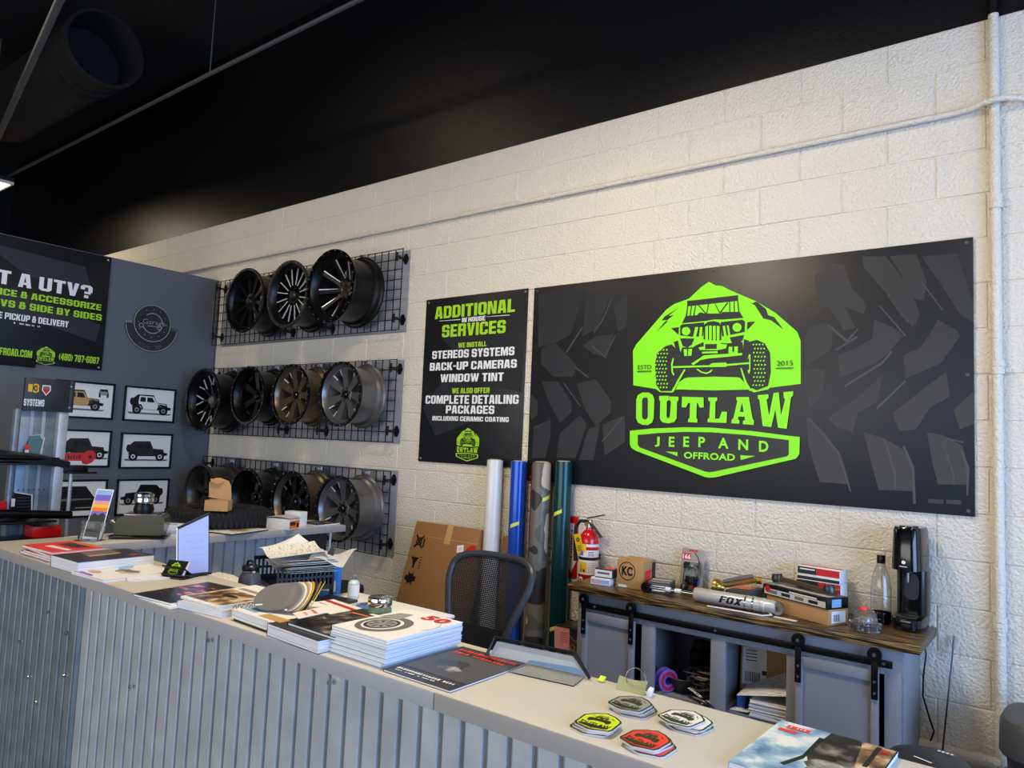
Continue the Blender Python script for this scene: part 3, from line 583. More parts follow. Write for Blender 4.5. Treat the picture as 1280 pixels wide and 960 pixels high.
# ================================================================ framed pictures
def vehicle(b, R, cx, cy, s, body, top, w, flip=1, rim='ink_mid', glass='ink_black'):
    """boxy off-road vehicle seen from the side, printed"""
    f = lambda pts, m, dw=0: b.flat([(cx+flip*x*s, cy+y*s) for x, y in pts], w+dw, m, R)
    f(P('-.52,-.20 .52,-.20 .60,-.16 -.56,-.15'), 'ink_gray')
    f(P('-.44,.05 -.46,.18 -.33,.30 .08,.31 .17,.12 .44,.10 .47,-.02 .44,-.08 -.44,-.08'), top, .0001)
    f(P('-.30,.10 -.28,.0 -.18,-.07 .18,-.07 .22,.03 .22,.11 .16,.12 .08,.27 -.28,.27'), body, .0002)
    f(P('.18,.10 .42,.08 .44,.0 .24,.03'), body, .0002)
    f(P('-.26,.12 -.25,.24 -.12,.24 -.12,.12'), glass, .0003); f(P('-.08,.12 -.08,.24 .05,.24 .12,.12'), glass, .0003)
    f(P('-.48,.02 -.52,.10 -.50,.20 -.44,.22 -.42,.02'), 'ink_black', .0003); f(P('-.46,.0 -.36,.06 -.22,.05 -.16,-.06 -.2,-.06 -.25,.01 -.36,.01 -.44,-.05'), 'ink_black', .0003); f(P('.18,.04 .28,.08 .44,.05 .5,-.04 .44,-.02 .28,.03'), 'ink_black', .0003)
    for x in (-.33, .36):
        b.disc(cx+flip*x*s, cy-.09*s, .115*s, w+.0004, 'ink_black', R); b.disc(cx+flip*x*s, cy-.09*s, .055*s, w+.0005, rim, R, n=16); b.disc(cx+flip*x*s, cy-.09*s, .03*s, w+.0006, 'ink_dark', R, n=12)
    f(P('.44,.02 .56,.0 .55,-.06 .44,-.07'), 'ink_black', .0003)
def picture(lb, y, z, wd, ht, art):
    t = T('framed_picture', lb, 'picture', (PX, y, z), 0, 'framed vehicle prints')
    b = B(); f = .016
    for a, c, s in ((0, ht/2-f/2, (wd, f)), (0, -ht/2+f/2, (wd, f)), (-wd/2+f/2, 0, (f, ht)), (wd/2-f/2, 0, (f, ht))): b.box((a, c, .011), (s[0], s[1], .018), 'satin_black', Rp, .002)
    b.box((0, 0, .004), (wd-.01, ht-.01, .006), 'satin_black', Rp); b.build('frame', t)
    b = B(); b.rect(0, 0, wd-2*f, ht-2*f, .0085, 'paper', Rp); art(b); b.build('print', t)
z1, z2, z3 = 1.848, 1.439, 1.04
def a1(b):
    vehicle(b, Rp, -.04, -.02, .33, 'ink_tan', 'ink_dark', .009); b.flat(P('.10,.06 .11,.10 .17,.10 .18,.06'), .0093, 'ink_dark', Rp); b.rect(.14, .065, .06, .03, .0095, 'ink_mid', Rp)
    for x in (.108, .172): b.rect(x, .045, .016, .03, .0096, 'ink_black', Rp)
picture('framed print of a tan off-road vehicle, partly behind the display stand', -1.135, z1, .455, .305, a1)
picture('framed print of a black off-road vehicle with white doors', -.60, z1-.002, .455, .305, lambda b: vehicle(b, Rp, 0, -.02, .34, 'paper', 'ink_black', .009))
picture('framed print of a dark green off-road vehicle behind a red bumper part', -1.13, z2+.01, .455, .31, lambda b: vehicle(b, Rp, .02, -.02, .34, 'ink_dark', 'ink_dark', .009, 1, 'paper'))
picture('framed print of a dark brown vehicle under the white-doored one', -.598, z2, .455, .31, lambda b: vehicle(b, Rp, 0, -.02, .34, 'ink_dark', 'ink_dark', .009, 1, 'paper'))
def a5(b):
    b.flat(P('-.2,-.10 -.2,.05 -.13,.10 .06,.10 .12,.02 .16,-.02 .15,-.10'), .0092, 'ink_black', Rp); b.flat(P('-.2,.0 .10,.0 .12,-.01 -.2,-.02'), .0094, 'ink_gray', Rp); b.rect(.05, -.075, .12, .008, .0094, 'ink_mid', Rp)
picture('framed print of a black bumper part, lowest beside the display stand', -1.13, z3, .455, .31, a5)
picture('framed print of a black vehicle facing left, lowest on the partition', -.597, z3, .458, .31, lambda b: vehicle(b, Rp, 0, .0, .34, 'ink_black', 'ink_black', .009, -1, 'ink_mid'))

# ================================================================ display stand at far left
t = T('display_stand', 'gray metal display stand with a black header near the left edge', 'display stand', (-5.2, -1.82, 0))
Rs = frame((0, 0, 0), (0, 1, 0), (0, 0, 1))
b = B(); b.box((-.01, 0, .87), (.012, .21, 1.72), 'galvanized_dull', I4, .002)
for y in (-.04, .03): b.box((-.003, y, .87), (.006, .02, 1.72), 'galvanized', I4)
for i in range(6): b.rect(-.08+i*.03, 1.20, .006, .012, .0, 'ink_black', Rs)
b.build('back_panel', t)
b = B(); b.box((.0, .135, .87), (.09, .06, 1.74), 'galvanized', I4, .004); b.build('post', t)
b = B(); b.box((.02, -.14, .87), (.05, .03, 1.72), 'galvanized_dull', I4, .004); b.build('post', t)
b = B(); b.box((.05, .015, 1.83), (.03, .27, .215), 'plastic_dark', I4, .002); b.box((.0, .165, 1.83), (.13, .03, .215), 'plastic_dark', I4, .002); b.build('header', t)
b = B(); Rh = frame((.0655, 0, 1.83), (0, 1, 0), (0, 0, 1))
b.text('3', -.055, .04, .035, .06, .0002, 'ink_yellow', Rh, .04); b.text('3', -.055, .04, .018, .045, .0004, 'ink_red', Rh, 0); b.rect(-.09, .04, .025, .05, .0002, 'ink_yellow', Rh)
b.flat(P('-.02,.065 .03,.065 .032,.03 .005,-.005 -.022,.03'), .0002, 'print_white', Rh); b.flat(P('-.014,.058 .024,.058 .026,.032 .005,.005 -.016,.032'), .0004, 'ink_red', Rh); b.flat(P('-.014,.058 .024,.058 .025,.042 -.015,.042'), .0006, 'ink_gray', Rh)
b.block('SYSTEMS', -.06, -.055, .12, .045, .0002, 'print_white', Rh); b.build('header_print', t)
for z in (1.90, 1.755):
    b = B(); b.lathe([(0, .004), (.007, .003), (.008, 0)], 'steel', Rh @ Matrix.Translation((.155, z-1.83, .0)), 8); b.build('screw', t)
b = B(); b.box((.04, .0, .02), (.40, .40, .04), 'plastic_dark', I4, .005); b.build('base', t)
b = B(); b.box((.16, -.20, 1.385), (.3, .5, .012), 'plastic_black', I4, .002); b.build('shelf', t)
b = B(); b.box((.16, -.20, 1.02), (.3, .5, .012), 'plastic_black', I4, .002); b.build('shelf', t)
b = B(); b.box((.16, -.05, .905), (.3, .4, .012), 'plastic_black', I4, .002); b.build('shelf', t)
# goods on the stand
t = T('fender_flare', 'black sculpted fender flare lying on the upper shelf of the stand', 'car part', (-5.02, -2.02, 1.391))
b = B(); b.sheet(lambda u, v: ((v-.5)*.24, -.42+u*.72, .062+.014*math.sin(u*PI*1.6)+.012*(1-u)*(1-(2*v-1)**2)-.012*(2*v-1)**2-.03*max(0, u-.8)/.2), 18, 6, .045, 'satin_black'); b.build('flare_shell', t)
b = B(); b.tube([(.118, -.42, .03), (.121, -.15, .034), (.118, .1, .03), (.09, .24, .02)], .014, 'satin_black', 8); b.build('outer_lip', t)
t = T('sign_card', 'small clear edged card standing tilted on the upper stand shelf', 'card', (-5.17, -1.83, 1.44), 0, None, (0, -.25, .2))
b = B(); b.prism(P('-.075,0 .03,0 .07,.135 -.03,.12'), 0, .004, 'ink_teal', frame((0, 0, 0), (0, 1, 0), (0, 0, 1))); b.tube([(.004, .03, 0), (.004, .07, .135)], .003, 'print_white', 6); b.tube([(.004, .05, .128), (.004, -.03, .12)], .002, 'print_white', 6); b.rect(-.055, .04, .03, .03, .0045, 'ink_bright_red', frame((0, 0, 0), (0, 1, 0), (0, 0, 1))); b.rect(-.06, .012, .025, .022, .0045, 'print_white', frame((0, 0, 0), (0, 1, 0), (0, 0, 1))); b.build('card_face', t)
t = T('step_bar', 'long black tubular bar lying on the lower stand shelf', 'step bar', (-4.95, -1.95, 1.05))
b = B(); b.tube([(0.03, -.45, .035), (.03, -.1, .03), (.0, .28, .0)], .026, 'satin_black', 12); b.build('tube', t)
b = B(); b.box((-.02, -.1, -.012), (.1, .12, .022), 'satin_black', I4, .004); b.build('bracket', t)
t = T('grille_insert', 'small black slatted grille with a white edge standing on lower stand shelf', 'grille', (-5.14, -1.89, 1.026))
Rg = frame((.0, 0, 0), (0, 1, 0), (0, 0, 1))
b = B(); b.prism(P('-.075,.0 .055,.0 .045,.145 -.055,.165'), -.01, .012, 'satin_black', Rg); b.build('body', t)
b = B()
for i in range(6): b.box((0.0, .03+i*.02, .016), (.08, .007, .008), 'plastic_dark', Rg)
b.build('slats', t)
b = B(); b.tube([(.014, .055, .0), (.014, .045, .146), (.014, -.055, .166)], .004, 'print_white', 6); b.box((-.06, .10, .016), (.02, .05, .006), 'print_white', Rg); b.build('edge_trim', t)
t = T('tow_hook_bracket', 'red winch bracket plate on a black foot against the dark green print', 'car part', (-5.26, -1.615, 1.345))
b = B(); b.prism(P('-.09,.035 .03,.035 .05,.05 .085,.05 .105,.03 .105,.0 .085,-.03 .05,-.045 .03,-.04 .02,-.02 -.09,-.02'), -.008, .008, 'ext_red', frame((.1, .05, .07), (0, 1, 0), (0, 0, 1))); b.build('plate', t)
b = B(); Rr = frame((.1, .05, .07), (0, 1, 0), (0, 0, 1)); b.disc(.07, .008, .011, .0084, 'ink_black', Rr)
for i, (x, h) in enumerate(((-.07, .024), (-.055, .018), (-.035, .026), (-.018, .02), (0, .02))): b.rect(x, .006-(i % 2)*.003, .008, h, .0084, 'ink_black', Rr)
b.build('print', t)
b = B(); b.box((.1, .03, -.005), (.06, .15, .05), 'satin_black', I4, .008); b.box((.1, .06, -.03), (.10, .19, .012), 'satin_black', I4, .003); b.build('foot', t)
b = B(); b.cyl((.1, .01, -.036), (.1, .01, -1.345), .012, 'galvanized'); b.build('support_rod', t)
t = T('red_part_box', 'red carton under the lower stand shelf', 'box', (-5.02, -1.80, .911))
b = B(); b.box((0, 0, .04), (.16, .16, .07), 'ext_red', I4, .003); b.box((0, 0, .076), (.15, .15, .002), 'ink_dark'); b.build('carton', t)
t = T('red_part_case', 'red case at the left frame edge beside the stand', 'case', (-5.1, -2.09, 1.026))
b = B(); b.box((0, 0, .06), (.12, .17, .12), 'ext_red', I4, .012); b.build('shell', t)
b = B(); b.box((.062, 0, .07), (.006, .05, .02), 'plastic_black', I4, .002); b.build('latch', t)
t = T('bumper_cover', 'black glossy bumper section lying low behind the counter end', 'car part', (-4.75, -1.72, .62))
b = B(); b.sheet(lambda u, v: ((v-.5)*.36, -.45+u*.86, .17+.03*math.sin(u*PI)-.03*(2*v-1)**2), 14, 6, .05, 'gloss_black'); b.build('shell', t)
b = B(); b.box((.02, .05, .06), (.28, .6, .12), 'satin_black', I4, .02); b.box((.02, .05, -.31), (.24, .5, .62), 'plastic_dark', I4, .01); b.build('support', t)
b = B(); b.box((.15, -.1, .17), (.03, .34, .012), 'ext_red', I4, .003); b.build('trim', t)
# ================================================================ wheel racks
def rack(lb, zc, clamps):
    bp = T('backing_panel', 'gray backing board behind the %s wheel rack' % lb, 'board', (-4.87, 0, zc), 0, 'rack backing boards')
    b = B(); b.box((0, -.0095, 0), (2.47, .009, .615), 'panel_gray', I4, .001); b.build('board', bp)
    t = T('wire_grid_panel', 'black wire grid panel on the block wall, %s of the three racks' % lb, 'wall rack', (-4.89, -.085, zc), 0, 'wire grid wheel racks')
    b = B(); W, H = 2.52, .605
    n = 33
    for i in range(n+1):
        x = -W/2+W*i/n; b.box((x, 0, 0), (.0055, .0055, H), 'wire_black')
    for j in range(9):
        z = -H/2+H*j/8; b.box((0, .0055, z), (W, .0055, .0055), 'wire_black')
    b.build('wire_grid', t)
    for x, z in clamps:
        b = B(); b.cyl((x, .066, z), (x, -.03, z), .009, 'wire_black', 8)
        b.prism([(.03, 0), (.01, .04), (-.01, .04), (-.03, 0), (-.01, -.04), (.01, -.04)], .0, .006, 'wire_black', frame((x, .0685, z), (1, 0, 0), (0, 0, 1)))
        b.box((x, -.016, z), (.055, .012, .016), 'wire_black', I4, .003); b.box((x, -.022, z), (.016, .01, .07), 'wire_black', I4, .003); b.build('clamp', t)
    return t
ALLC = [(-1.21, .24), (1.225, .24), (-1.21, -.22), (1.225, -.22), (-.1, -.24), (.42, -.24)]
racks = {}
for key, lb, zc in ((1, 'highest', 2.742), (2, 'middle', 1.915), (3, 'lowest', 1.10)): racks[key] = rack(lb, zc, ALLC)

def wheel(lb, x, z, rad, yf, style, mb, mf, mr, nsp, bolts=20, dish=.05, hubd=.06, cap=None, hub_m=None, mill='milled', bolt_m='steel', spin=0.0):
    """wheel hung flat on the wall, face towards the room; local z = out of the wall"""
    t = T('wheel', lb, 'wheel', (x, -.115, z), 0, 'wheels on the wall racks')
    D = -.115-yf                                     # depth
    R = frame((0, 0, 0), (1, 0, 0), (0, 0, 1))       # w = -y
    b = B()
    b.lathe([(rad*.985, D), (rad*.965, D-.018), (rad*.90, D-.03), (rad*.865, D-.06), (rad*.85, D*.55), (rad*.86, .06), (rad*.93, .045), (rad*.955, .02), (rad*1.0, .012), (rad*1.0, .0), (rad*.95, .0), (rad*.82, .05), (rad*.815, D*.5), (rad*.83, D-.04), (rad*.92, D-.004)], mb, R, 56, close=True)
    b.build('barrel', t)
    b = B(); b.lathe([(rad*.905, D+.001), (rad*.915, D+.012), (rad*.99, D+.012), (rad*1.0, D+.002), (rad*.99, D-.004), (rad*.905, D-.004)], mr, R, 56, close=True); lip = b.build('lip_ring', t)
    if bolts:
        me = None
        for i in range(bolts):
            a = 2*PI*i/bolts
            p = (rad*.955*math.cos(a), rad*.955*math.sin(a), D+.012)
            if me is None:
                q = B(); q.lathe([(0, .005), (.0045, .005), (.0055, .0)], bolt_m, R, 8); o = q.build('bolt', lip); me = o
            else:
                o = me.copy(); COL.objects.link(o)
            v = R @ Vector(p); o.location = v
    # face
    zf = D-dish; zh = D-hubd
    hm = hub_m or mf
    b = B()
    b.lathe([(rad*.13, zh-.05), (rad*.27, zh-.05), (rad*.26, zh-.004), (rad*.23, zh), (rad*.14, zh), (rad*.13, zh-.004)], hm, R, 32, close=True)
    b.lathe([(rad*.835, zf-.045), (rad*.845, zf+.0), (rad*.79, zf-.002), (rad*.775, zf-.04)], mf, R, 48, close=True)
    mils = []
    for i in range(nsp):
        a = 2*PI*i/nsp+spin+PI/2
        Q = R @ Matrix.Rotation(a, 4, 'Z')
        def bar(off0, off1, w0, w1, r0=.20, r1=.80, th=.028):
            y0, y1 = off0*rad, off1*rad; h0, h1 = w0*rad, w1*rad
            A = [(rad*r0, y0-h0, zh-th), (rad*r1, y1-h1, zf-th), (rad*r1, y1+h1, zf-th), (rad*r0, y0+h0, zh-th)]
            C = [(rad*r0, y0-h0*.8, zh-.002), (rad*r1, y1-h1*.8, zf-.004), (rad*r1, y1+h1*.8, zf-.004), (rad*r0, y0+h0*.8, zh-.002)]
            b.hexa([Q @ Vector(p) for p in A+C], mf)
            return y0, y1, h0, h1
        def edge(y0, y1, e, r0=.3, r1=.78):
            g = .013*rad
            A = [(rad*r0, y0-g, zh-.006), (rad*r1, y1-g, zf-.008), (rad*r1, y1+g, zf-.008), (rad*r0, y0+g, zh-.006)]
            C = [(p[0], p[1], p[2]+.0085) for p in A]
            mils.append([Q @ Vector(p) for p in A+C])
        if style == 'thin':
            y0, y1, h0, h1 = bar(0, 0, .06, .075); edge(y0-h0*.9, y1-h1*.95, 0); 
        elif style == 'plain':
            bar(0, 0, .055, .085)
        elif style == 'mesh':
            bar(-.06, -.13, .025, .03); bar(.06, .13, .025, .03)
            edge(-.075*rad, -.15*rad, 0); edge(.075*rad, .15*rad, 0)
        elif style == 'split':
            bar(0, 0, .04, .04, .2, .5); bar(.0, -.14, .028, .028, .45, .8); bar(.0, .14, .028, .028, .45, .8)
            edge(0, -.16*rad, 0, .42, .78); edge(0, .16*rad, 0, .42, .78)
        elif style == 'seven':
            y0, y1, h0, h1 = bar(0, 0, .095, .19, .2, .8, .05)
            if i % 2 == 0: edge(y1*.5+h1*.8, y1+h1*1.0, 0, .6, .79)
            else: edge(y1*.5-h1*.8, y1-h1*1.0, 0, .6, .79)
        elif style == 'wide':
            bar(0, 0, .10, .15)
    face_ = b.build('spoked_face', t)
    if mils:
        b = B()
        for h in mils: b.hexa(h, mill)
        b.build('milled_edges', face_)
    b = B()
    for i in range(6):
        a = 2*PI*i/6+.3; v = (rad*.195*math.cos(a), rad*.195*math.sin(a), zh)
        if i == 0:
            b.lathe([(0, .001), (.009, .001), (.010, -.001)], 'ink_black', R, 10); lh = b.build('lug_hole', face_); o = lh
        else:
            o = lh.copy(); COL.objects.link(o)
        o.location = R @ Vector(v)
    if cap:
        b = B(); b.lathe([(0, .022), (rad*.09, .020), (rad*.125, .008), (rad*.13, -.004)], cap, R @ Matrix.Translation((0, 0, zh)), 24); b.build('center_cap', face_)
    return t
Y1, Y2, Y3 = -.37, -.345, -.345
wheel('black ten-spoke wheel, leftmost on the highest rack', -5.19, 2.735, .274, Y1, 'plain', 'satin_black', 'satin_black', 'satin_black', 10, 16, .03, .045, 'ink_black', spin=.15)
wheel('black mesh-spoke wheel with gray lip, in the middle of the highest rack', -4.60, 2.735, .269, Y1, 'mesh', 'satin_black', 'gloss_black', 'dark_gunmetal', 8, 16, .045, .05, 'dark_gunmetal')
wheel('deep black wheel with thin milled spokes and bronze hub, rightmost on the highest rack', -4.05, 2.742, .276, Y1-.02, 'thin', 'satin_black', 'satin_black', 'gloss_black', 9, 22, .055, .13, None, 'bronze', spin=.25)
wheel('big black wheel with milled split spokes, leftmost on the middle rack', -5.72, 1.905, .276, Y2-.03, 'split', 'satin_black', 'gloss_black', 'gloss_black', 8, 20, .06, .085, 'ink_gray')
wheel('all-black deep wheel, second from left on the middle rack', -5.09, 1.943, .24, Y2, 'wide', 'satin_black', 'gloss_black', 'gloss_black', 6, 22, .06, .09, 'gloss_black')
wheel('bronze seven-spoke wheel with black ring, third on the middle rack', -4.515, 1.945, .238, Y2, 'seven', 'bronze', 'bronze', 'gloss_black', 7, 22, .035, .05, 'gloss_black', spin=.2, bolt_m='plastic_gray')
wheel('gunmetal seven-spoke wheel with black ring, rightmost on the middle rack', -3.925, 1.945, .238, Y2, 'seven', 'gunmetal', 'gunmetal', 'gloss_black', 7, 22, .035, .05, 'gloss_black', spin=.1, bolt_m='plastic_gray')
wheel('dark gunmetal wheel half behind the kraft box, leftmost on the lowest rack', -5.66, 1.11, .25, Y3-.03, 'wide', 'dark_gunmetal', 'dark_gunmetal', 'dark_gunmetal', 6, 0, .07, .06, 'satin_black', spin=.3)
wheel('black bolted wheel directly right of the kraft box on the lowest rack', -5.01, 1.115, .238, Y3, 'wide', 'satin_black', 'gloss_black', 'gloss_black', 6, 22, .10, .08, 'gloss_black')
wheel('glossy black wheel with bronze barrel, third on the lowest rack', -4.43, 1.128, .238, Y3, 'seven', 'bronze', 'gloss_black', 'gloss_black', 7, 22, .05, .045, 'gloss_black', mill='ink_gray', spin=.3)
wheel('gunmetal seven-spoke wheel with black ring, rightmost on the lowest rack', -3.88, 1.125, .24, Y3, 'seven', 'gunmetal', 'gunmetal', 'gloss_black', 7, 22, .035, .05, 'gloss_black', spin=.05, bolt_m='plastic_gray')
# hooks that carry the wheels, part of each rack
for key, xs, zz, rad in ((1, (-5.19, -4.60, -4.05), 2.737, .273), (2, (-5.72, -5.09, -4.515, -3.925), 1.943, .24), (3, (-5.66, -5.01, -4.43, -3.88), 1.122, .24)):
    t = racks[key]; o = t.location
    for i, x in enumerate(xs):
        r = .276 if (key == 2 and i == 0) else rad; zt = (1.905 if (key == 2 and i == 0) else zz)+r
        b = B(); b.box((x-o.x, -.020, zt-o.z+.016), (.05, .028, .03), 'steel', I4, .004); b.box((x-o.x, -.008, zt-o.z+.012), (.07, .01, .05), 'steel', I4, .003); b.cyl((x-o.x-.015, -.034, zt-o.z+.02), (x-o.x-.015, -.028, zt-o.z+.02), .008, 'chrome', 8)
        b.build('hook', t)
# ================================================================ counters
CT = 1.07
t = T('front_counter', 'long front counter with corrugated metal face and pale laminate top', 'counter', (0, -2.33, 0))
b = B(); b.box((-1.22, 0, CT-.019), (5.16, .36, .038), 'laminate', I4, .002); b.build('countertop', t)
b = B()
b.box((-2.335, -.1815, CT-.0205), (2.93, .005, .039), 'fascia', I4, .0008); b.box((.255, -.1815, CT-.0205), (2.244, .005, .039), 'fascia', I4, .0008); b.build('edge_band', t)
b = B(); b.box((-1.22, .03, (CT-.04)/2), (5.10, .16, CT-.042), 'cabinet_inner'); b.build('core_wall', t)
def corrugated(x0, x1, z0, z1, m, pitch, depth, th=.0012):
    b = B(); k = b.mi(m); n = int((x1-x0)/pitch)+1; pr = []
    for i in range(n):
        for f, d in ((0, depth), (.68, depth), (.73, depth*.82), (.77, 0), (.96, 0)):
            x = x0+(i+f)*pitch
            if x < x1: pr.append((x, d))
    pr.append((x1, 0))
    lo = [b.bm.verts.new((x, -d, z0)) for x, d in pr]; hi = [b.bm.verts.new((x, -d, z1)) for x, d in pr]
    for i in range(len(pr)-1): b.face([lo[i], lo[i+1], hi[i+1], hi[i]], k)
    lo2 = [b.bm.verts.new((x, -d+th, z0)) for x, d in pr]; hi2 = [b.bm.verts.new((x, -d+th, z1)) for x, d in pr]
    for i in range(len(pr)-1):
        b.face([lo2[i+1], lo2[i], hi2[i], hi2[i+1]], k); b.face([hi[i], hi[i+1], hi2[i+1], hi2[i]], k)
    return b
# metal face: two sheets, the left one duller
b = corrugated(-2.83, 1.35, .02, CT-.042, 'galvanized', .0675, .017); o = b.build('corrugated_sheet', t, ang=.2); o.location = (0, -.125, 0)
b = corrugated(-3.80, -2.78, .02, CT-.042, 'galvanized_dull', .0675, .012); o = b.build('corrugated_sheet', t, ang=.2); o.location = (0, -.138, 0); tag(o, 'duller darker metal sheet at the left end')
sc = None
for x, z in ((-3.06, .87), (-2.88, .82), (-3.33, .70), (-3.20, .58), (-2.33, .74), (-1.86, .99), (-1.27, .995), (-2.86, .66), (-3.1, .50), (-1.5, .62), (-.9, .8)):
    b = B(); b.lathe([(0, .006), (.006, .0055), (.008, 0)], 'chrome', frame((x, -.1535, z), (1, 0, 0), (0, 0, 1)), 8); b.build('screw', t)
# return counter towards the wall
t = T('return_counter', 'side counter running from the front counter to the wall below the wheels', 'counter', (-3.645, -1.38, 0))
b = B(); b.box((0, 0, CT-.0195), (.36, 1.535, .038), 'laminate', I4, .002); b.build('countertop', t)
b = B(); b.box((.1815, 0, CT-.0205), (.005, 1.535, .039), 'fascia', I4, .0008); b.box((0, .770, CT-.0205), (.355, .005, .039), 'fascia', I4, .0008); b.build('edge_band', t)
b = B(); b.box((-.03, -.02, (CT-.04)/2), (.16, 1.40, CT-.042), 'cabinet_inner'); b.build('core_wall', t)
b = corrugated(-.76, .44, .02, CT-.042, 'galvanized', .0675, .014); o = b.build('corrugated_sheet', t, ang=.2); o.location = (.070, -.0, 0); o.rotation_euler = (0, 0, PI/2)
b = B(); b.box((.075, .57, (CT-.04)/2), (.05, .24, CT-.044), 'plastic_dark', I4, .003); b.build('end_panel', t)
b = B(); b.cyl((.10, .715, .02), (.10, .715, CT-.04), .008, 'paper', 8); b.build('corner_post', t)
# work desk behind the counter, with a low hutch
t = T('work_desk', 'low white work desk hidden behind the front counter', 'desk', (-2.40, -1.78, 0))
b = B(); b.box((0, 0, .735), (2.0, .66, .03), 'paper_gray', I4, .003); b.build('desktop', t)
for x in (-.97, .97):
    b = B(); b.box((x, 0, .36), (.03, .60, .72), 'paper_gray', I4, .003); b.build('side_panel', t)
t = T('desk_riser', 'white low shelf with a thin overhanging top on the desk', 'desk shelf', (-1.97, -1.70, .75))
b = B(); b.box((.02, 0, .205), (.60, .27, .012), 'paper', I4, .003); b.build('top', t)
for x in (-.25, .25):
    b = B(); b.box((x, 0, .0995), (.014, .22, .199), 'paper', I4, .002); b.build('side_panel', t)
b = B(); b.box((0, .10, .0995), (.486, .01, .199), 'plastic_gray'); b.build('back_panel', t)

# ================================================================ printed matter
def book(name, lb, cat, x, y, z, wd, ln, th, rz, cover, art=None, group=None, edge='page_edge', back=None, curl=0.0, rot=None):
    """local x across, local y up the page, origin at the base centre"""
    t = T(name, lb, cat, (x, y, z), rz, group, rot)
    b = B(); n = max(1, int(th/.006))
    if curl:
        b.sheet(lambda u, v: ((u-.5)*wd, (v-.5)*ln, th-.001+curl*(max(0, u-.55)/.45)**2*v), 10, 8, th-.001, edge)
    else:
        for i in range(n):
            h = (th-.0012)/n; j = random.uniform(-.0012, .0012)
            b.box((j, random.uniform(-.001, .001), h*(i+.5)), (wd-.002, ln-.002, h*.96), edge, I4)
    b.build('pages', t)
    b = B()
    if curl:
        b.sheet(lambda u, v: ((u-.5)*wd, (v-.5)*ln, th+curl*(max(0, u-.55)/.45)**2*v), 10, 8, .0008, cover)
    else:
        b.box((0, 0, th-.0006), (wd, ln, .0011), cover)
        b.box((0, 0, .0005), (wd, ln, .001), back or cover)
        b.box((-wd/2, 0, th/2), (.0008, ln, th), cover)
    if art: art(b, frame((0, 0, 0), (1, 0, 0), (0, 1, 0)), wd, ln, th+.0004)
    b.build('cover', t)
    return t
def lay(polys):
    """art from polygons in 0..1 page coordinates"""
    def f(b, R, wd, ln, z):
        for i, (m, p) in enumerate(polys):
            pts = P(p) if isinstance(p, str) else p
            b.flat([((u-.5)*wd, (v-.5)*ln) for u, v in pts], z+i*.00006, m, R)
    return f
def blob(cx, cy, rx, ry, n=14, j=.25, seed=0):
    r = random.Random(seed); return [(cx+rx*(1+r.uniform(-j, j))*math.cos(2*PI*i/n), cy+ry*(1+r.uniform(-j, j))*math.sin(2*PI*i/n)) for i in range(n)]
# -- left end of the counter
book('booklet', 'thin gray teal booklet under the red catalogs at the counter end', 'booklet', -3.22, -2.36, CT, .36, .255, .012, .02, 'ink_teal', group=None)
for i, (dx, dy, rz, lb) in enumerate(((.0, .0, .03, 'white paged catalog with red cover, lowest of three on teal booklet'), (.01, .005, -.06, 'red catalog in the middle of the three red ones'), (-.005, .0, .06, 'topmost red and orange catalog at the left counter end'))):
    book('catalog', lb, 'catalog', -3.21+dx, -2.39+dy, CT+.012+.010*i, .275, .21, .010, rz, 'ink_red' if i < 2 else 'ink_bright_red', lay([('ink_dark', '.25,.55 .75,.55 .85,.85 .2,.85'), ('paper', '.3,.25 .95,.3 .95,.42 .3,.40'), ('ink_orange', '.05,.88 .95,.88 .95,.98 .05,.98')]) if i == 2 else None, 'red catalogs')
book('catalog', 'thick dark catalog with a red diamond, left part of counter', 'catalog', -2.87, -2.37, CT, .235, .30, .046, .03, 'ink_dark', lay([('ink_gray', '.05,.35 .5,.3 .45,.75 .05,.8'), ('ink_tan', '.42,.32 .55,.3 .52,.72 .42,.74'), ('ink_red', '.75,.72 .84,.80 .75,.88 .66,.80')]))
book('leaflet', 'white leaflet with a brown vehicle photo beside the thick dark catalog', 'leaflet', -2.665, -2.375, CT, .235, .29, .010, .06, 'paper', lay([('ink_sky', '0,.85 .3,.7 .3,.5 0,.6'), ('photo_tan', blob(.6, .5, .26, .13, seed=3)), ('ink_tan', blob(.25, .2, .2, .06, seed=4)), ('ink_violet', '.02,.02 .6,.02 .5,.08 .02,.1')]))
book('leaflet', 'plain white leaflet peeping out under the vehicle photo leaflet', 'leaflet', -2.52, -2.31, CT, .10, .24, .006, -.25, 'paper')
# business card holder
t = T('card_holder', 'small black holder with business cards bearing the green logo', 'card holder', (-2.47, -2.255, CT), .35)
Rc = frame((0, -.035, .004), (1, 0, 0), (0, .55, .83))
b = B(); b.box((0, 0, .003), (.105, .085, .006), 'plastic_black', I4, .002); b.box((0, .03, .002), (.10, .005, .065), 'plastic_black', Rc, .001); b.box((0, .004, .006), (.104, .006, .018), 'plastic_black', Rc, .001); b.build('holder', t)
b = B()
for i in range(6): b.box((0, .034, .006+i*.0021), (.092, .058, .0017), 'paper' if i < 5 else 'sign_black', Rc)
logo(b, Rc, .0, .036, .045, .0178, 'print_lime', 'sign_black', step=.00003, words=False, skip=3); b.build('cards', t)
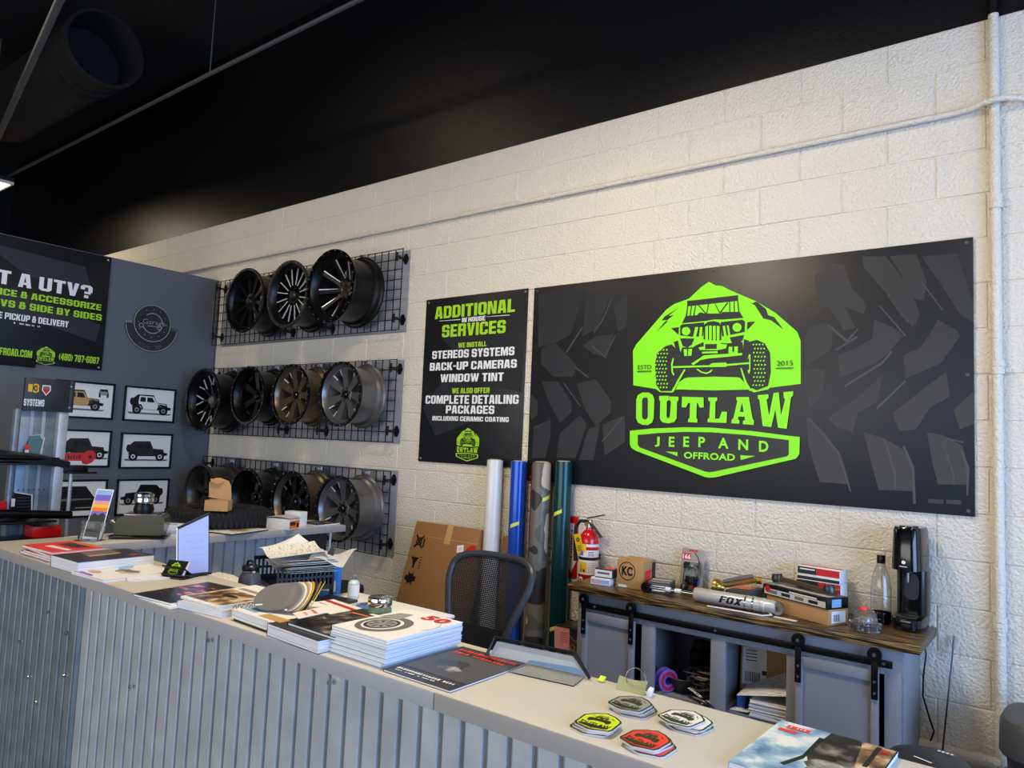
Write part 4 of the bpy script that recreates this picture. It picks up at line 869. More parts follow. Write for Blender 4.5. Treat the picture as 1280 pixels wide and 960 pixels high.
# slanted page holder
t = T('page_stand', 'page with painted-in blue light standing in a thin black edged slanted stand', 'sign holder', (-2.465, -2.205, CT))
Rq = frame((0, 0, .004), (.10, .995, 0), (-.16, .016, .987))
b = B(); b.prism([(-.064, 0), (.064, 0), (.064, .238), (-.064, .185)], -.006, -.002, 'plastic_black', Rq); b.box((0, .0, 0.008), (.125, .008, .03), 'plastic_black', Rq, .001); b.box((-.035, 0, .002), (.09, .11, .004), 'plastic_black', I4, .001); b.tube([Rq @ Vector((-.064, .186, -.002)), Rq @ Vector((.064, .239, -.002))], .003, 'plastic_dark', 6); b.tube([Rq @ Vector((-.064, .0, -.002)), Rq @ Vector((-.064, .186, -.002))], .0025, 'print_white', 6); b.build('stand', t)
b = B(); b.prism([(-.059, .006), (.06, .006), (.06, .228), (-.059, .179)], -.0018, .0002, 'page_blue_lit', Rq)
for i in range(5): b.marks(.0, .155-.026*i, .085, .005, .0005, 'ink_sky', Rq, 9, 20+i)
b.build('page', t)
# dark magazine with orange fire
book('magazine', 'dark magazine with an orange flame picture, hanging near the counter edge', 'magazine', -2.14, -2.395, CT+.006, .21, .29, .008, .10, 'ink_dark', lay([('photo_fire', '.05,.3 1,.3 1,.85 .05,.8'), ('ink_black', '.0,.0 1,.0 1,.2 .0,.2')]))
book('magazine', 'white paged magazine directly under the orange flame magazine', 'magazine', -2.10, -2.40, CT, .21, .285, .006, -.02, 'paper')
# middle pile
book('booklet', 'gray blue booklet lowest in the pile before the water bottle', 'booklet', -1.91, -2.37, CT, .22, .27, .022, .12, 'paper_gray', lay([('ink_sky', '.1,.1 .9,.1 .9,.3 .1,.3')]))
book('magazine', 'magazine with a tan desert photo on the gray blue booklet', 'magazine', -1.925, -2.35, CT+.022, .215, .28, .008, .02, 'paper', lay([('photo_tan', '.03,.05 .97,.05 .97,.6 .03,.65'), ('ink_dark', blob(.5, .4, .2, .05, seed=9)), ('ink_mid', '.1,.7 .8,.68 .8,.74 .1,.78')]))
book('leaflet', 'pale pink printed leaflet with dark underside at the counter edge', 'leaflet', -1.60, -2.435, CT, .28, .10, .008, -.05, 'printed_page', None, None, 'ink_dark', 'ink_black')
book('spiral_notebook', 'thick white wire bound catalog under the gray swatch fan', 'catalog', -1.62, -2.36, CT+.008, .25, .25, .026, -.04, 'paper', lay([('ink_sky', '.02,.1 .35,.1 .35,.9 .02,.9'), ('ink_tan', '.5,.05 .95,.05 .95,.2 .5,.2')]))
t = bpy.context.scene.objects['spiral_notebook']
b = B()
for i in range(16): b.tube([(-.125+.012*math.cos(a), -.115+.0153*i, .016+.018*math.sin(a)) for a in [2*PI*q/10 for q in range(10)]], .0012, 'ink_black', 5, True)
b.build('wire_binding', t)
# swatch fan
t = T('swatch_fan', 'fanned gray and gold color swatches lying on the wire bound catalog', 'swatch fan', (-1.605, -2.385, CT+.036), .15)
cols = ['ink_gray', 'vinyl_gray', 'ink_gray', 'vinyl_gray', 'ink_mid', 'paper', 'ink_tan', 'paper', 'ink_yellow', 'ink_dark', 'ink_tan', 'ink_yellow']
for i, m in enumerate(cols):
    b = B(); f_ = i/11
    Rm = frame((-.052+.010*i, -.045+.0065*i, .004), (math.cos(-.10*i+.15), math.sin(-.10*i+.15), 0), (.0, .72, .62+.02*i))
    b.prism([(.066*math.cos(2*PI*q/26), .052+.052*math.sin(2*PI*q/26)) for q in range(26)], 0, .0013, m, Rm)
    if i == 0: b.rect(-.03, .016, .024, .005, .0017, 'paper', Rm, .2)
    if i == 3: b.rect(.03, .012, .034, .005, .0017, 'paper', Rm, -.1)
    b.build('swatch', t)
t = T('price_card', 'small white card with a red printed line on the swatch fan', 'card', (-1.455, -2.415, CT+.062), -.55, None, (.16, -.10, -.5))
b = B(); b.box((0, 0, .001), (.12, .085, .0016), 'paper'); 
for i in range(5): b.rect(-.035+i*.018, .01, .012, .009, .0021, 'ink_red')
b.rect(0, -.015, .07, .008, .0021, 'ink_pink'); b.build('card_face', t)
book('leaflet', 'lilac and red striped leaflet behind the swatch fan', 'leaflet', -1.53, -2.23, CT, .30, .12, .03, -.1, 'paper', lay([('ink_violet', '.05,.1 .9,.1 .9,.4 .05,.5'), ('ink_red', '.0,.7 1,.6 1,.75 .0,.85')]))
# right of the middle
book('catalog', 'thick dark catalog with a red dot left of the tall magazine stack', 'catalog', -1.405, -2.41, CT, .245, .20, .034, -.05, 'ink_dark', lay([('ink_red', blob(.60, .32, .10, .07, j=.1, seed=2)), ('paper', '.15,.30 .5,.15 .5,.19 .15,.34'), ('ink_mid', blob(.5, .8, .3, .12, seed=8))]))
book('magazine', 'dark magazine with a silver vehicle picture behind the tall stack', 'magazine', -1.365, -2.345, CT+.034, .215, .27, .008, -.03, 'ink_dark', lay([('photo_dark', '.02,.02 .98,.02 .98,.78 .02,.78'), ('photo_gray', blob(.28, .35, .22, .12, seed=11)), ('ink_sky', '.55,.55 .98,.5 .98,.75 .5,.75'), ('photo_gray', blob(.7, .45, .2, .13, seed=13)), ('paper', '.35,.86 .95,.86 .95,.92 .35,.92'), ('ink_orange', '.1,.76 .5,.78 .5,.81 .1,.80')]))
t = T('candle_jar', 'green glass jar with a round chrome lid behind the tall stack', 'jar', (-1.405, -2.195, CT))
b = B(); b.lathe([(0, 0), (.034, 0), (.037, .005), (.037, .05), (.030, .06), (0, .06)], 'jar_green', I4, 28); b.build('jar_body', t)
b = B(); b.lathe([(0, .086), (.034, .086), (.037, .084), (.0375, .078), (.035, .076), (.0375, .073), (.0375, .064), (.035, .060), (0, .060)], 'chrome', I4, 32); b.build('lid', t)
# tall stack
def wheelart(b, R, wd, ln, z):
    b.disc(-.10*wd, -.12*ln, .34*wd, z, 'ink_gray', R, ry=.30*ln); b.disc(-.12*wd, -.13*ln, .25*wd, z+.0001, 'paper', R, ry=.22*ln); b.disc(-.13*wd, -.13*ln, .215*wd, z+.0002, 'ink_dark', R, ry=.19*ln); b.disc(-.13*wd, -.13*ln, .175*wd, z+.0003, 'ink_mid', R, ry=.155*ln)
    for i in range(8):
        a = i*PI/4; b.flat([(-.13*wd+x*wd, -.13*ln+y*ln) for x, y in ((.03*math.cos(a), .03*math.sin(a)), (.15*math.cos(a-.16), .13*math.sin(a-.16)), (.15*math.cos(a+.16), .13*math.sin(a+.16)))], z+.0004, 'ink_black', R)
    b.flat([((u-.5)*wd, (v-.5)*ln) for u, v in P('.05,.55 .35,.6 .3,.85 .1,.8')], z+.0001, 'ink_mid', R)
    b.text('50', .19*wd, .37*ln, .42*wd, .18*ln, z+.0005, 'ink_red', R, .05); b.ring(.18*wd, .1*ln, .30*wd, .31*wd, z+.0002, 'ink_mid', R, 30, -.6, .9)
NM = 6
for i in range(NM):
    top = i == NM-1
    lb = ('topmost white magazine with a wheel picture and red 50, tall stack', 'lowest white magazine of the tall stack, sticking out left')[0 if top else 1] if i in (0, NM-1) else 'white edged magazine in the tall stack, %s from the bottom' % ('second', 'third', 'fourth', 'fifth')[i-1]
    book('magazine', lb, 'magazine', -1.175-(.015 if i == 0 else random.uniform(-.003, .003)), -2.335+random.uniform(-.003, .003), CT+.0115*i, .215, .285, .0113, random.uniform(-.012, .012), 'paper', wheelart if top else None, 'magazines in the tall stack', back='ink_sky')
# dark magazine with red title
def posterart(b, R, wd, ln, z):
    b.flat([((u-.5)*wd, (v-.5)*ln) for u, v in P('0,.2 1,.2 1,.78 0,.78')], z, 'plastic_gray', R)
    for i, (p, m) in enumerate(((blob(.4, .52, .22, .12, seed=21), 'ink_dark'), (blob(.48, .42, .13, .09, seed=22, j=.5), 'photo_gray'), (blob(.42, .5, .06, .05, seed=23, j=.5), 'ink_dark'))): b.flat([((u-.5)*wd, (v-.5)*ln) for u, v in p], z+.0001*(i+1), m, R)
    b.marks(.02*wd, .40*ln, .88*wd, .06*ln, z+.0005, 'ink_bright_red', R, 15, 4); b.marks(-.02*wd, .31*ln, .78*wd, .05*ln, z+.0005, 'ink_bright_red', R, 13, 5)
    b.marks(0, -.38*ln, .86*wd, .04*ln, z+.0005, 'paper', R, 20, 6); b.marks(-.1*wd, -.43*ln, .6*wd, .025*ln, z+.0005, 'paper', R, 16, 7)
book('magazine', 'dark flat magazine with red title lines right of the tall stack', 'magazine', -.95, -2.345, CT, .222, .295, .006, .0, 'ink_dark', posterart)
# tilted clear document holder
t = T('document_holder', 'clear document holder with black edges tilted at the back of the counter', 'document holder', (-.805, -.2195-2.0, CT), .14)
Rd2 = frame((0, .02, .004), (1, 0, 0), (0, .45, .89)); TZ = [(-.150, 0), (.150, 0), (.098, .052), (-.140, .052)]
b = B(); b.prism([(-.140, .004), (.140, .004), (.094, .044), (-.130, .044)], -.002, .0, 'paper_gray', Rd2); b.flat([(-.13, .006), (.13, .006), (.1, .03), (-.12, .03)], .0003, 'paper', Rd2); b.flat([(-.03, .006), (.14, .006), (.11, .018), (-.02, .014)], .0006, 'ink_sky', Rd2); b.build('page', t)
b = B()
for p, q in ((1, 2), (2, 3), (3, 0)):
    a_ = Rd2 @ Vector((TZ[p][0], TZ[p][1], .001)); c_ = Rd2 @ Vector((TZ[q][0], TZ[q][1], .001)); b.tube([a_, c_], .0042, 'plastic_black', 6)
b.build('black_edge', t)
b = B(); b.prism(TZ, .002, .0032, 'acrylic', Rd2); b.sheet(lambda u, v: ((u-.5)*.28, -.055+.07*v, .004+.006*v*v), 8, 4, .0025, 'acrylic'); b.build('clear_sheet', t)
t = T('sticky_note', 'small lime sticky note at the back counter edge', 'note', (-.632, -2.168, CT))
b = B(); b.sheet(lambda u, v: ((u-.5)*.016, (v-.5)*.016, .004+.008*v*v), 4, 4, .001, 'ink_lime'); b.build('paper_square', t)
# olive card and its ring
t = T('memo_clip', 'olive paper square held by a thin wire ring at the counter back', 'memo holder', (-.535, -2.185, CT), .1)
b = B(); b.sheet(lambda u, v: (-.044+.072*u, -.004+.022*v, .002+.026*v-.004*math.sin(u*PI)), 8, 4, .0015, 'olive_paper'); b.build('olive_paper', t)
b = B(); b.tube([(.0+.025*math.cos(a), .012, .030+.025*math.sin(a)) for a in [PI*1.35-i*PI*1.5/20 for i in range(21)]], .0013, 'chrome', 6); b.build('wire_ring', t)
b = B(); b.box((.036, .0, .014), (.010, .024, .026), 'paper', frame((0, 0, 0), (.95, .1, -.25), (-.1, .99, 0)), .001); b.build('white_pad', t)
# stacks of shield stickers
OUT = LOGO[0][1]
SH = [(-470, 0), (-475, 100), (-440, 150), (-270, 345), (-150, 400), (-60, 480), (0, 450), (200, 370), (400, 190), (440, 100), (440, -420), (400, -520), (0, -650), (-60, -650), (-420, -500), (-475, -420)]
def shield(b, s, w0, w1, m, grow=1.0): b.prism([(x*.001*s*grow, (y+90)*.001*s*grow) for x, y in SH], w0, w1, m)
def stickers(x, y, rz, m, cn, cl, n=3, spread=.010):
    s = .092
    for i in range(n):
        topm = i == n-1
        pos = ('lowest', 'middle', 'topmost')[i] if n == 3 else ('lower', 'upper')[i]
        t = T('sticker', '%s %s shield sticker of the %s stack on the front counter' % (pos, cn, cl), 'sticker', (x+random.uniform(-1, 1)*spread, y+random.uniform(-1, 1)*spread*.5, CT+.0046*i), rz+random.uniform(-.18, .18)*(i < n-1), '%s shield stickers' % cn)
        b = B(); shield(b, s, 0, .0040, 'paper_gray'); b.build('backing', t)
        b = B(); shield(b, s, .0040, .0043, 'ink_dark', 1.0); shield(b, s, .0043, .0045, m, .90)
        if topm:
            for j, (c, pts) in enumerate(LOGO[1:]):
                if c == 'd' and (j < 60 or j > 110): b.flat([(px*.001*s*.84, (py+75)*.001*s*.84) for px, py in pts], .0046+.000004*j, 'ink_dark')
            b.text('OUTLAW', 0, -.245*s, .70*s, .17*s, .0053, 'ink_dark', I4, .02); b.text('JEEP AND', 0, -.40*s, .5*s, .07*s, .0053, 'ink_dark', I4, .01); b.text('OFFROAD', 0, -.50*s, .3*s, .05*s, .0053, 'ink_dark', I4, .01)
        b.build('face', t)
stickers(-.488, -2.432, .12, 'ink_lime', 'lime', 'left front')
stickers(-.362, -2.440, -.05, 'ink_bright_red', 'red', 'right front')
stickers(-.480, -2.288, .0, 'ink_mid', 'gray', 'left rear')
stickers(-.355, -2.283, -.15, 'paper', 'white', 'right rear')
def skyart(b, R, wd, ln, z):
    L_ = [('photo_sky', '0,0 .55,0 .5,1 0,1'), ('paper', blob(.22, .62, .10, .09, seed=31)), ('photo_dark', '.45,1 1,1 1,0 .40,0 .52,.3 .42,.5'), ('ink_black', '.40,.85 .45,.85 .44,.4 .36,.2 .32,.22 .41,.45'), ('ink_dark', '.52,.97 .8,.97 .78,.9 .55,.88'), ('photo_tan', '.72,.98 .99,.98 .99,.45 .80,.5'), ('photo_gray', blob(.62, .35, .15, .14, seed=34, j=.15)), ('ink_dark', '.84,.97 .88,.97 .88,.55 .84,.55')]
    lay(L_)(b, R, wd, ln, z)
    b.rect(-.30*wd, .40*ln, .2*wd, .06*ln, z+.0009, 'ink_bright_red', R); b.rect(-.36*wd, .31*ln, .16*wd, .05*ln, z+.0009, 'ink_bright_red', R)
    b.rect(.42*wd, .40*ln, .06*wd, .05*ln, z+.0009, 'ink_red', R); b.marks(-.30*wd, .40*ln, .15*wd, .035*ln, z+.0012, 'paper_gray', R, 5, 8)
book('magazine', 'glossy magazine with clouds and red title at the right counter end', 'magazine', -.095, -2.29, CT, .225, .285, .012, -.02, 'ink_sky', skyart, None)
# ================================================================ goods on the return counter
t = T('brochure_holder', 'clear acrylic brochure holder with a sunset card', 'brochure holder', (-3.62, -2.10, CT), .55)
Ra = frame((0, .0, .0), (1, 0, 0), (0, .30, .954))
b = B(); b.box((0, .105, -.003), (.105, .21, .003), 'acrylic', Ra, .0005); b.box((0, .045, .034), (.105, .09, .002), 'acrylic', Ra, .0005)
for s in (-1, 1): b.box((s*.0525, .045, .016), (.002, .09, .034), 'acrylic', Ra, .0005)
b.box((0, -.01, .0015), (.105, .09, .003), 'acrylic'); b.build('holder', t)
b = B(); b.box((.0, .135, .001), (.092, .25, .003), 'paper', Ra)
for i, (m, y0, y1) in enumerate((('ink_dark', .02, .12), ('ink_violet', .12, .145), ('ink_orange', .145, .17), ('ink_yellow', .165, .18), ('ink_pink', .18, .20), ('ink_violet', .20, .23), ('ink_sky', .23, .255))): b.rect(.0, (y0+y1)/2, .084, y1-y0, .0028+.00005*i, m, Ra)
b.flat(P('-.042,.12 -.02,.135 .0,.125 .02,.14 .042,.125 .042,.1 -.042,.1'), .0034, 'ink_dark', Ra); b.build('card', t)
t = T('compressor_unit', 'black and steel compressor unit with a chrome topped cap on the side counter', 'car part', (-3.60, -1.86, CT), .9)
b = B(); b.box((0, 0, .012), (.27, .20, .016), 'gloss_black', I4, .006); b.box((.01, -.06, .023), (.20, .015, .006), 'ink_yellow', I4, .002); b.build('base_tray', t)
b = B(); b.prism([(-.115, .0), (.11, .0), (.12, .03), (.12, .085), (.10, .10), (-.06, .10), (-.10, .085), (-.12, .05)], -.08, .08, 'housing_olive', frame((0, 0, .02), (1, 0, 0), (0, 0, 1))); b.box((.0, .0, .122), (.16, .13, .008), 'steel', I4, .003); b.build('housing', t)
b = B(); b.lathe([(.0, .0), (.045, .0), (.05, .02), (.045, .04), (.043, .05)], 'satin_black', Matrix.Translation((0, 0, .125)), 28); b.build('neck', t)
b = B(); b.lathe([(.0, .058), (.03, .058), (.048, .05), (.05, .04), (.044, .036), (.05, .03), (.05, .012), (.045, .006), (.05, .0), (0, 0)], 'chrome', Matrix.Translation((0, 0, .175)), 32); b.build('cap', t)
b = B(); b.tube([(-.10, -.06, .06), (-.14, -.03, .08), (-.14, .03, .08), (-.10, .06, .06)], .012, 'steel', 8); b.build('handle', t)
t = T('small_carton', 'small white carton right of the compressor unit', 'box', (-3.585, -1.70, CT), .75)
b = B(); b.box((0, 0, .03), (.09, .09, .06), 'paper', I4, .002); b.rect(0, -.02, .06, .02, .0605, 'ink_gray'); b.box((0, -.0455, .02), (.07, .001, .02), 'paper_gray'); b.build('carton', t)
t = T('small_black_carton', 'small black carton squeezed behind the white carton', 'box', (-3.665, -1.66, CT), .75)
b = B(); b.box((0, 0, .028), (.09, .09, .056), 'plastic_black', I4, .003); b.rect(0, 0, .06, .06, .0562, 'ink_blue'); b.build('carton', t)
# tyre lying flat
t = T('tire', 'black tire lying flat on the side counter under the kraft box', 'tire', (-3.84, -1.28, CT+.009))
b = B(); RO, RI, TH = .30, .165, .105
b.lathe([(RI, .012), (RI+.02, .002), (RI+.07, .0), (RO-.035, .006), (RO-.008, .02), (RO, .035), (RO, TH-.035), (RO-.008, TH-.02), (RO-.035, TH-.006), (RI+.07, TH), (RI+.02, TH-.002), (RI, TH-.012)], 'rubber', I4, 72, close=True)
b.build('carcass', t)
b = B()
for i in range(60):
    a = 2*PI*i/60
    for z, s in ((.03, .12), (TH-.03, -.12)):
        b.box((RO+.001, 0, z), (.006, .022, .036), 'rubber', Matrix.Rotation(a+(0.05 if z > .05 else 0), 4, 'Z'), .003)
b.build('tread', t)
b = B(); b.ring(0, 0, .195, .202, TH-.0006, 'plastic_gray', I4, 60); b.ring(0, 0, .243, .247, TH+.0006, 'plastic_gray', I4, 60); b.build('sidewall_ribs', t)
t = T('kraft_mailer', 'small open kraft box with raised lid standing on the tire', 'box', (-3.64, -1.41, CT+.1145), .75)
b = B()
b.box((0, 0, .002), (.13, .09, .004), 'kraft'); b.box((0, -.044, .03), (.13, .003, .06), 'kraft'); b.box((0, .044, .03), (.13, .003, .06), 'kraft'); b.box((-.0635, 0, .03), (.003, .09, .06), 'kraft'); b.box((.0635, 0, .03), (.003, .09, .06), 'kraft'); b.build('carton', t)
b = B(); Rl = frame((0, .045, .06), (1, 0, 0), (0, .1, 1)); b.prism(P('-.066,0 .066,0 .062,.09 .05,.115 .0,.125 -.03,.118 -.064,.09'), 0, .003, 'kraft', frame((-.005, .045, .06), (1, 0, -.15), (-.1, .12, 1))); b.prism(P('-.045,0 .035,0 .03,.03 .0,.042 -.03,.035'), 0, .002, 'kraft', frame((-.03, .06, .172), (1, 0, -.15), (.0, -.9, -.45))); b.build('lid', t)
book('leaflet', 'flat brown edged printed sheets on the side counter before the tire', 'leaflet', -3.545, -1.34, CT, .21, .29, .008, .25, 'printed_page', lay([('ink_tan', blob(.6, .5, .25, .18, seed=41)), ('paper', '.1,.1 .9,.05 .9,.2 .1,.25')]), None, 'ink_dark', 'ink_dark')
t = T('parts_box', 'white parts box with orange pictures near the side counter end', 'box', (-3.525, -1.045, CT), .35)
b = B(); b.box((0, 0, .032), (.16, .11, .064), 'off_white', I4, .002); Rk = frame((.0805, 0, 0), (0, 1, 0), (0, 0, 1)); b.rect(.0, .03, .095, .045, .0003, 'ink_orange', Rk); b.rect(-.02, .035, .06, .02, .0005, 'ink_dark', Rk); b.rect(.032, .025, .022, .025, .0005, 'ink_black', Rk); b.build('carton', t)
b = B(); b.sheet(lambda u, v: ((u-.5)*.17, (v-.5)*.12, .068+.008*math.sin(u*3)), 6, 3, .001, 'paper_gray'); b.build('top_paper', t)
t = T('white_pack', 'small white pack behind the orange pictured parts box', 'box', (-3.60, -.90, CT), .3)
b = B(); b.box((0, 0, .045), (.12, .07, .09), 'paper', I4, .002); b.box((0, 0, .0905), (.11, .03, .001), 'paper_gray'); b.build('carton', t)
book('magazine', 'dark magazine lying at the very end of the side counter', 'magazine', -3.575, -.735, CT, .17, .20, .012, .15, 'ink_dark', lay([('ink_mid', blob(.4, .4, .2, .1, seed=44)), ('ink_tan', blob(.7, .7, .15, .1, seed=45))]))
# ================================================================ on the desk
t = T('water_bottle', 'dark gray metal water bottle with a black loop cap behind the counter', 'bottle', (-2.40, -1.995, .75))
b = B(); b.lathe([(0, 0), (.043, 0), (.046, .004), (.046, .275), (.042, .305), (.030, .322), (0, .322)], 'bottle_gray', I4, 32); b.build('body', t)
b = B(); b.lathe([(.0315, .322), (.0315, .329), (0, .329)], 'chrome', I4, 24); b.build('neck_ring', t)
b = B(); b.lathe([(.033, .329), (.034, .332), (.033, .345), (.028, .35), (0, .35)], 'plastic_black', I4, 24); b.tube([(-.024, 0, .347), (-.02, 0, .362), (0, 0, .367), (.02, 0, .362), (.024, 0, .347)], .005, 'plastic_black', 8); b.build('cap', t)
t = T('letter_tray', 'black two tier slotted letter tray on the desk, overflowing with paper', 'letter tray', (-2.46, -1.74, .75), -.30)
b = B()
for z0 in (.0, .232):
    b.box((.0, 0, z0+.004), (.33, .25, .006), 'plastic_black')
    for s in (-1, 1):
        b.box((s*.163, 0, z0+.012), (.006, .25, .02), 'plastic_black'); b.box((s*.163, 0, z0+.098), (.006, .25, .016), 'plastic_black'); b.box((s*.163, 0, z0+.055), (.006, .25, .010), 'plastic_black')
        for i in range(14): b.box((s*.163, -.12+i*.0184, z0+.055), (.005, .008, .095), 'plastic_black')
    b.box((0, .123, z0+.05), (.33, .005, .10), 'plastic_black')
    b.box((0, -.123, z0+.012), (.33, .006, .02), 'plastic_black')
for sx in (-1, 1):
    for sy in (-1, 1): b.box((sx*.158, sy*.118, .168), (.014, .014, .136), 'plastic_black')
b.build('tray_frame', t)
# paper on the tray
def loose(lb, x, y, z, wd, ln, rz, fn, m='printed_page', group='loose papers in the letter tray'):
    t = T('paper_sheet', lb, 'paper', (x, y, z), rz, group); b = B(); b.sheet(lambda u, v: ((u-.5)*wd, (v-.5)*ln, fn(u, v)), 12, 8, .0012, m); b.build('sheet', t); return t
for i in range(9):
    a = random.uniform(-.25, .25)
    loose('curled white sheet in the tray pile, %s from the bottom' % ('first', 'second', 'third', 'fourth', 'fifth', 'sixth', 'seventh', 'eighth', 'ninth')[i], -2.375+random.uniform(-.02, .02), -1.75+random.uniform(-.015, .015), 1.055+.006*i, .28, .20, -.28+a*.3, lambda u, v, i=i: .016*(2*u-1)**2, 'printed_page' if i == 8 else 'paper')
loose('large printed sheet on top of the tray pile with corner hanging', -2.43, -1.76, 1.112, .30, .23, -.45, lambda u, v: .016*(2*u-1)**2+.025*v)
loose('crumpled sheet at the right of the tray pile with a dark clip', -2.27, -1.68, 1.108, .16, .16, .5, lambda u, v: .016*math.sin(5*u+3*v)+.055*v-.03*v*v, 'paper_gray')
loose('bluish sheet standing up at an angle behind the letter tray', -2.62, -1.66, 1.112, .20, .16, .35, lambda u, v: .004+.055*v*(1-abs(2*u-1)), 'paper')
loose('bluish sheets sticking out of the lower letter tray', -2.44, -1.80, .955, .27, .20, -.30, lambda u, v: .012*math.sin(u*3)+.01*v, 'paper')
t = T('binder_clip', 'small black binder clip on the crumpled sheet', 'clip', (-2.225, -1.73, 1.138), .5, None, (.5, .3, .5))
b = B(); b.prism(P('-.012,.0 .012,.0 .008,.03 -.008,.03'), -.008, .008, 'satin_black', frame((0, 0, 0), (1, 0, 0), (0, .6, .8))); b.tube([(-.008, .01, .03), (-.008, .03, .045), (.008, .03, .045), (.008, .01, .03)], .001, 'steel', 5); b.build('clip_body', t)
t = T('blue_packet', 'small bright blue packet behind the letter tray papers', 'packet', (-2.47, -1.52, .75), .3, None, (0, 0, .3))
b = B(); b.box((0, 0, .172), (.10, .03, .344), 'blue_plastic', I4, .004); b.rect(0, .2, .08, .05, .0155, 'paper', frame((0, 0, 0), (1, 0, 0), (0, 0, 1))); b.build('packet', t)
t = T('desk_papers', 'white printed papers propped around the water bottle', 'paper', (-2.62, -2.0, .75), -.15)
b = B(); b.sheet(lambda u, v: ((u-.5)*.30, (v-.5)*.13, .262-.02*abs(u-.5)+.01*v), 10, 5, .002, 'printed_page'); b.box((0.0, 0, .12), (.26, .09, .24), 'paper_gray', I4, .004); b.build('sheets', t)
t = T('sanitizer_bottle', 'small clear hand sanitizer bottle on the desk shelf', 'bottle', (-2.155, -1.72, .9615))
b = B(); b.lathe([(0, 0), (.022, 0), (.024, .004), (.024, .062), (.017, .072), (.009, .076), (0, .076)], 'pale_gel', I4, 24); b.build('body', t)
b = B(); b.ring(0, 0, .0, .001, .03, 'paper'); b.lathe([(.0245, .012), (.0247, .013), (.0247, .056), (.0245, .057)], 'paper', I4, 24); b.build('label_band', t)
b = B(); b.lathe([(.010, .076), (.010, .092), (0, .092)], 'plastic_clear', I4, 16); b.build('cap', t)
t = T('black_folder', 'flat black folder lying on the white desk shelf', 'folder', (-2.17, -1.715, .9615-.0006), .1)
t.location = (-2.14, -1.765, .9615)
b = B(); b.box((0, 0, .006), (.16, .11, .010), 'plastic_dark', I4, .002); b.rect(0, 0, .14, .09, .0112, 'plastic_black'); b.build('folder', t)
bpy.context.scene.objects['sanitizer_bottle'].location = (-2.145, -1.66, .9615)
t = T('tape_roll', 'blue tape roll in a clear bag on the white desk shelf', 'tape', (-1.96, -1.76, .9615), 0)
b = B(); b.lathe([(.018, 0), (.034, 0), (.034, .018), (.018, .018)], 'blue_plastic', I4, 24, close=True); b.build('roll', t)
b = B(); b.sheet(lambda u, v: ((u-.5)*.13, (v-.5)*.09, .021-.019*(2*abs(u-.5))**2-.0005), 8, 5, .0006, 'plastic_clear'); b.build('bag', t)
# stools
def stool(lb, x, y, h):
    t = T('stool', lb, 'stool', (x, y, 0), 0, 'black round stools')
    b = B(); b.lathe([(0, h), (.15, h), (.175, h-.012), (.18, h-.03), (.175, h-.055), (.15, h-.065), (0, h-.065)], 'fabric_black', I4, 36); b.build('seat', t)
    b = B(); b.cyl((0, 0, .06), (0, 0, h-.065), .022, 'plastic_black'); b.build('post', t)
    for i in range(4):
        a = i*PI/2+.4; b = B(); b.tube([(0, 0, .07), (.22*math.cos(a), .22*math.sin(a), .02)], .016, 'plastic_black', 8); b.build('leg', t)
stool('black round stool seat behind the sanitizer bottle', -3.31, -.80, .74)
stool('black round stool seat behind the white desk shelf, left of the cardboard', -2.64, -.98, .72)
# ================================================================ mesh back office chair
t = T('office_chair', 'black mesh back office chair behind the counter', 'office chair', (-1.94, -1.08, 0), .02)
def backpt(u, v):
    """u -1..1 across, v 0..1 up; narrow waist, wide shoulders; opens forward (-y)"""
    hw = .105+.137*min(1, v*1.3)**1.15
    x = u*hw; y = -.03*u*u-.02+.17*v-.02*math.sin(v*PI)
    return Vector((x, y, .54+.555*v))
loop = []
for i in range(13): loop.append(backpt(1, i/14))
for i in range(1, 16):
    a = i*PI/16; c = math.cos(a); s = math.sin(a)
    u = math.copysign(abs(c)**.55, c); vv = 12/14+(2/14)*abs(s)**.8; loop.append(backpt(u, vv))
for i in range(12, -1, -1): loop.append(backpt(-1, i/14))
b = B(); b.tube(loop, .018, 'chair_frame', 10, True); b.build('back_frame', t)
b = B()
NV, NU = 66, 40
for j in range(NV):
    v0 = .015+.97*j/NV; w_ = .0056/.53
    sh = 1.0 if v0 < 12/14 else max(0.05, (1-((v0-12/14)/(2/14))**1.7))**.42
    k = b.mi('fabric_black'); pa = []; pb = []
    for i in range(13):
        u = (-1+2*i/12)*sh; pa.append(b.bm.verts.new(backpt(u, v0))); pb.append(b.bm.verts.new(backpt(u, v0+w_)))
    for i in range(12): b.face([pa[i], pa[i+1], pb[i+1], pb[i]], k)
for i in range(NU):
    u0 = -.97+1.94*i/NU
    vt = .985 if abs(u0) < .05 else 12/14+(2/14)*max(0, 1-abs(u0)**2.2)**.6
    k = b.mi('fabric_black'); pa = []; pb = []; hw = .0135
    for q in range(15):
        v = .01+(vt-.02)*q/14; pa.append(b.bm.verts.new(backpt(u0-hw, v)+Vector((0, .0015, 0)))); pb.append(b.bm.verts.new(backpt(u0+hw, v)+Vector((0, .0015, 0))))
    for q in range(14): b.face([pa[q], pb[q], pb[q+1], pa[q+1]], k)
b.build('back_mesh', t)
b = B(); b.box((0, .065, .72), (.26, .03, .10), 'plastic_dark', I4, .012); b.build('lumbar_pad', t)
b = B(); b.sheet(lambda u, v: ((u-.5)*.50, -.46+v*.46, .46+.025*(2*u-1)**2-.03*(1-v)**3), 10, 8, .03, 'fabric_black'); b.build('seat', t)
for s in (-1, 1):
    b = B(); b.tube([(s*.17, .02, .53), (s*.30, .0, .60), (s*.33, -.04, .66)], .014, 'chair_frame', 8); b.box((s*.33, -.13, .675), (.08, .25, .03), 'plastic_dark', I4, .012); b.build('armrest', t)
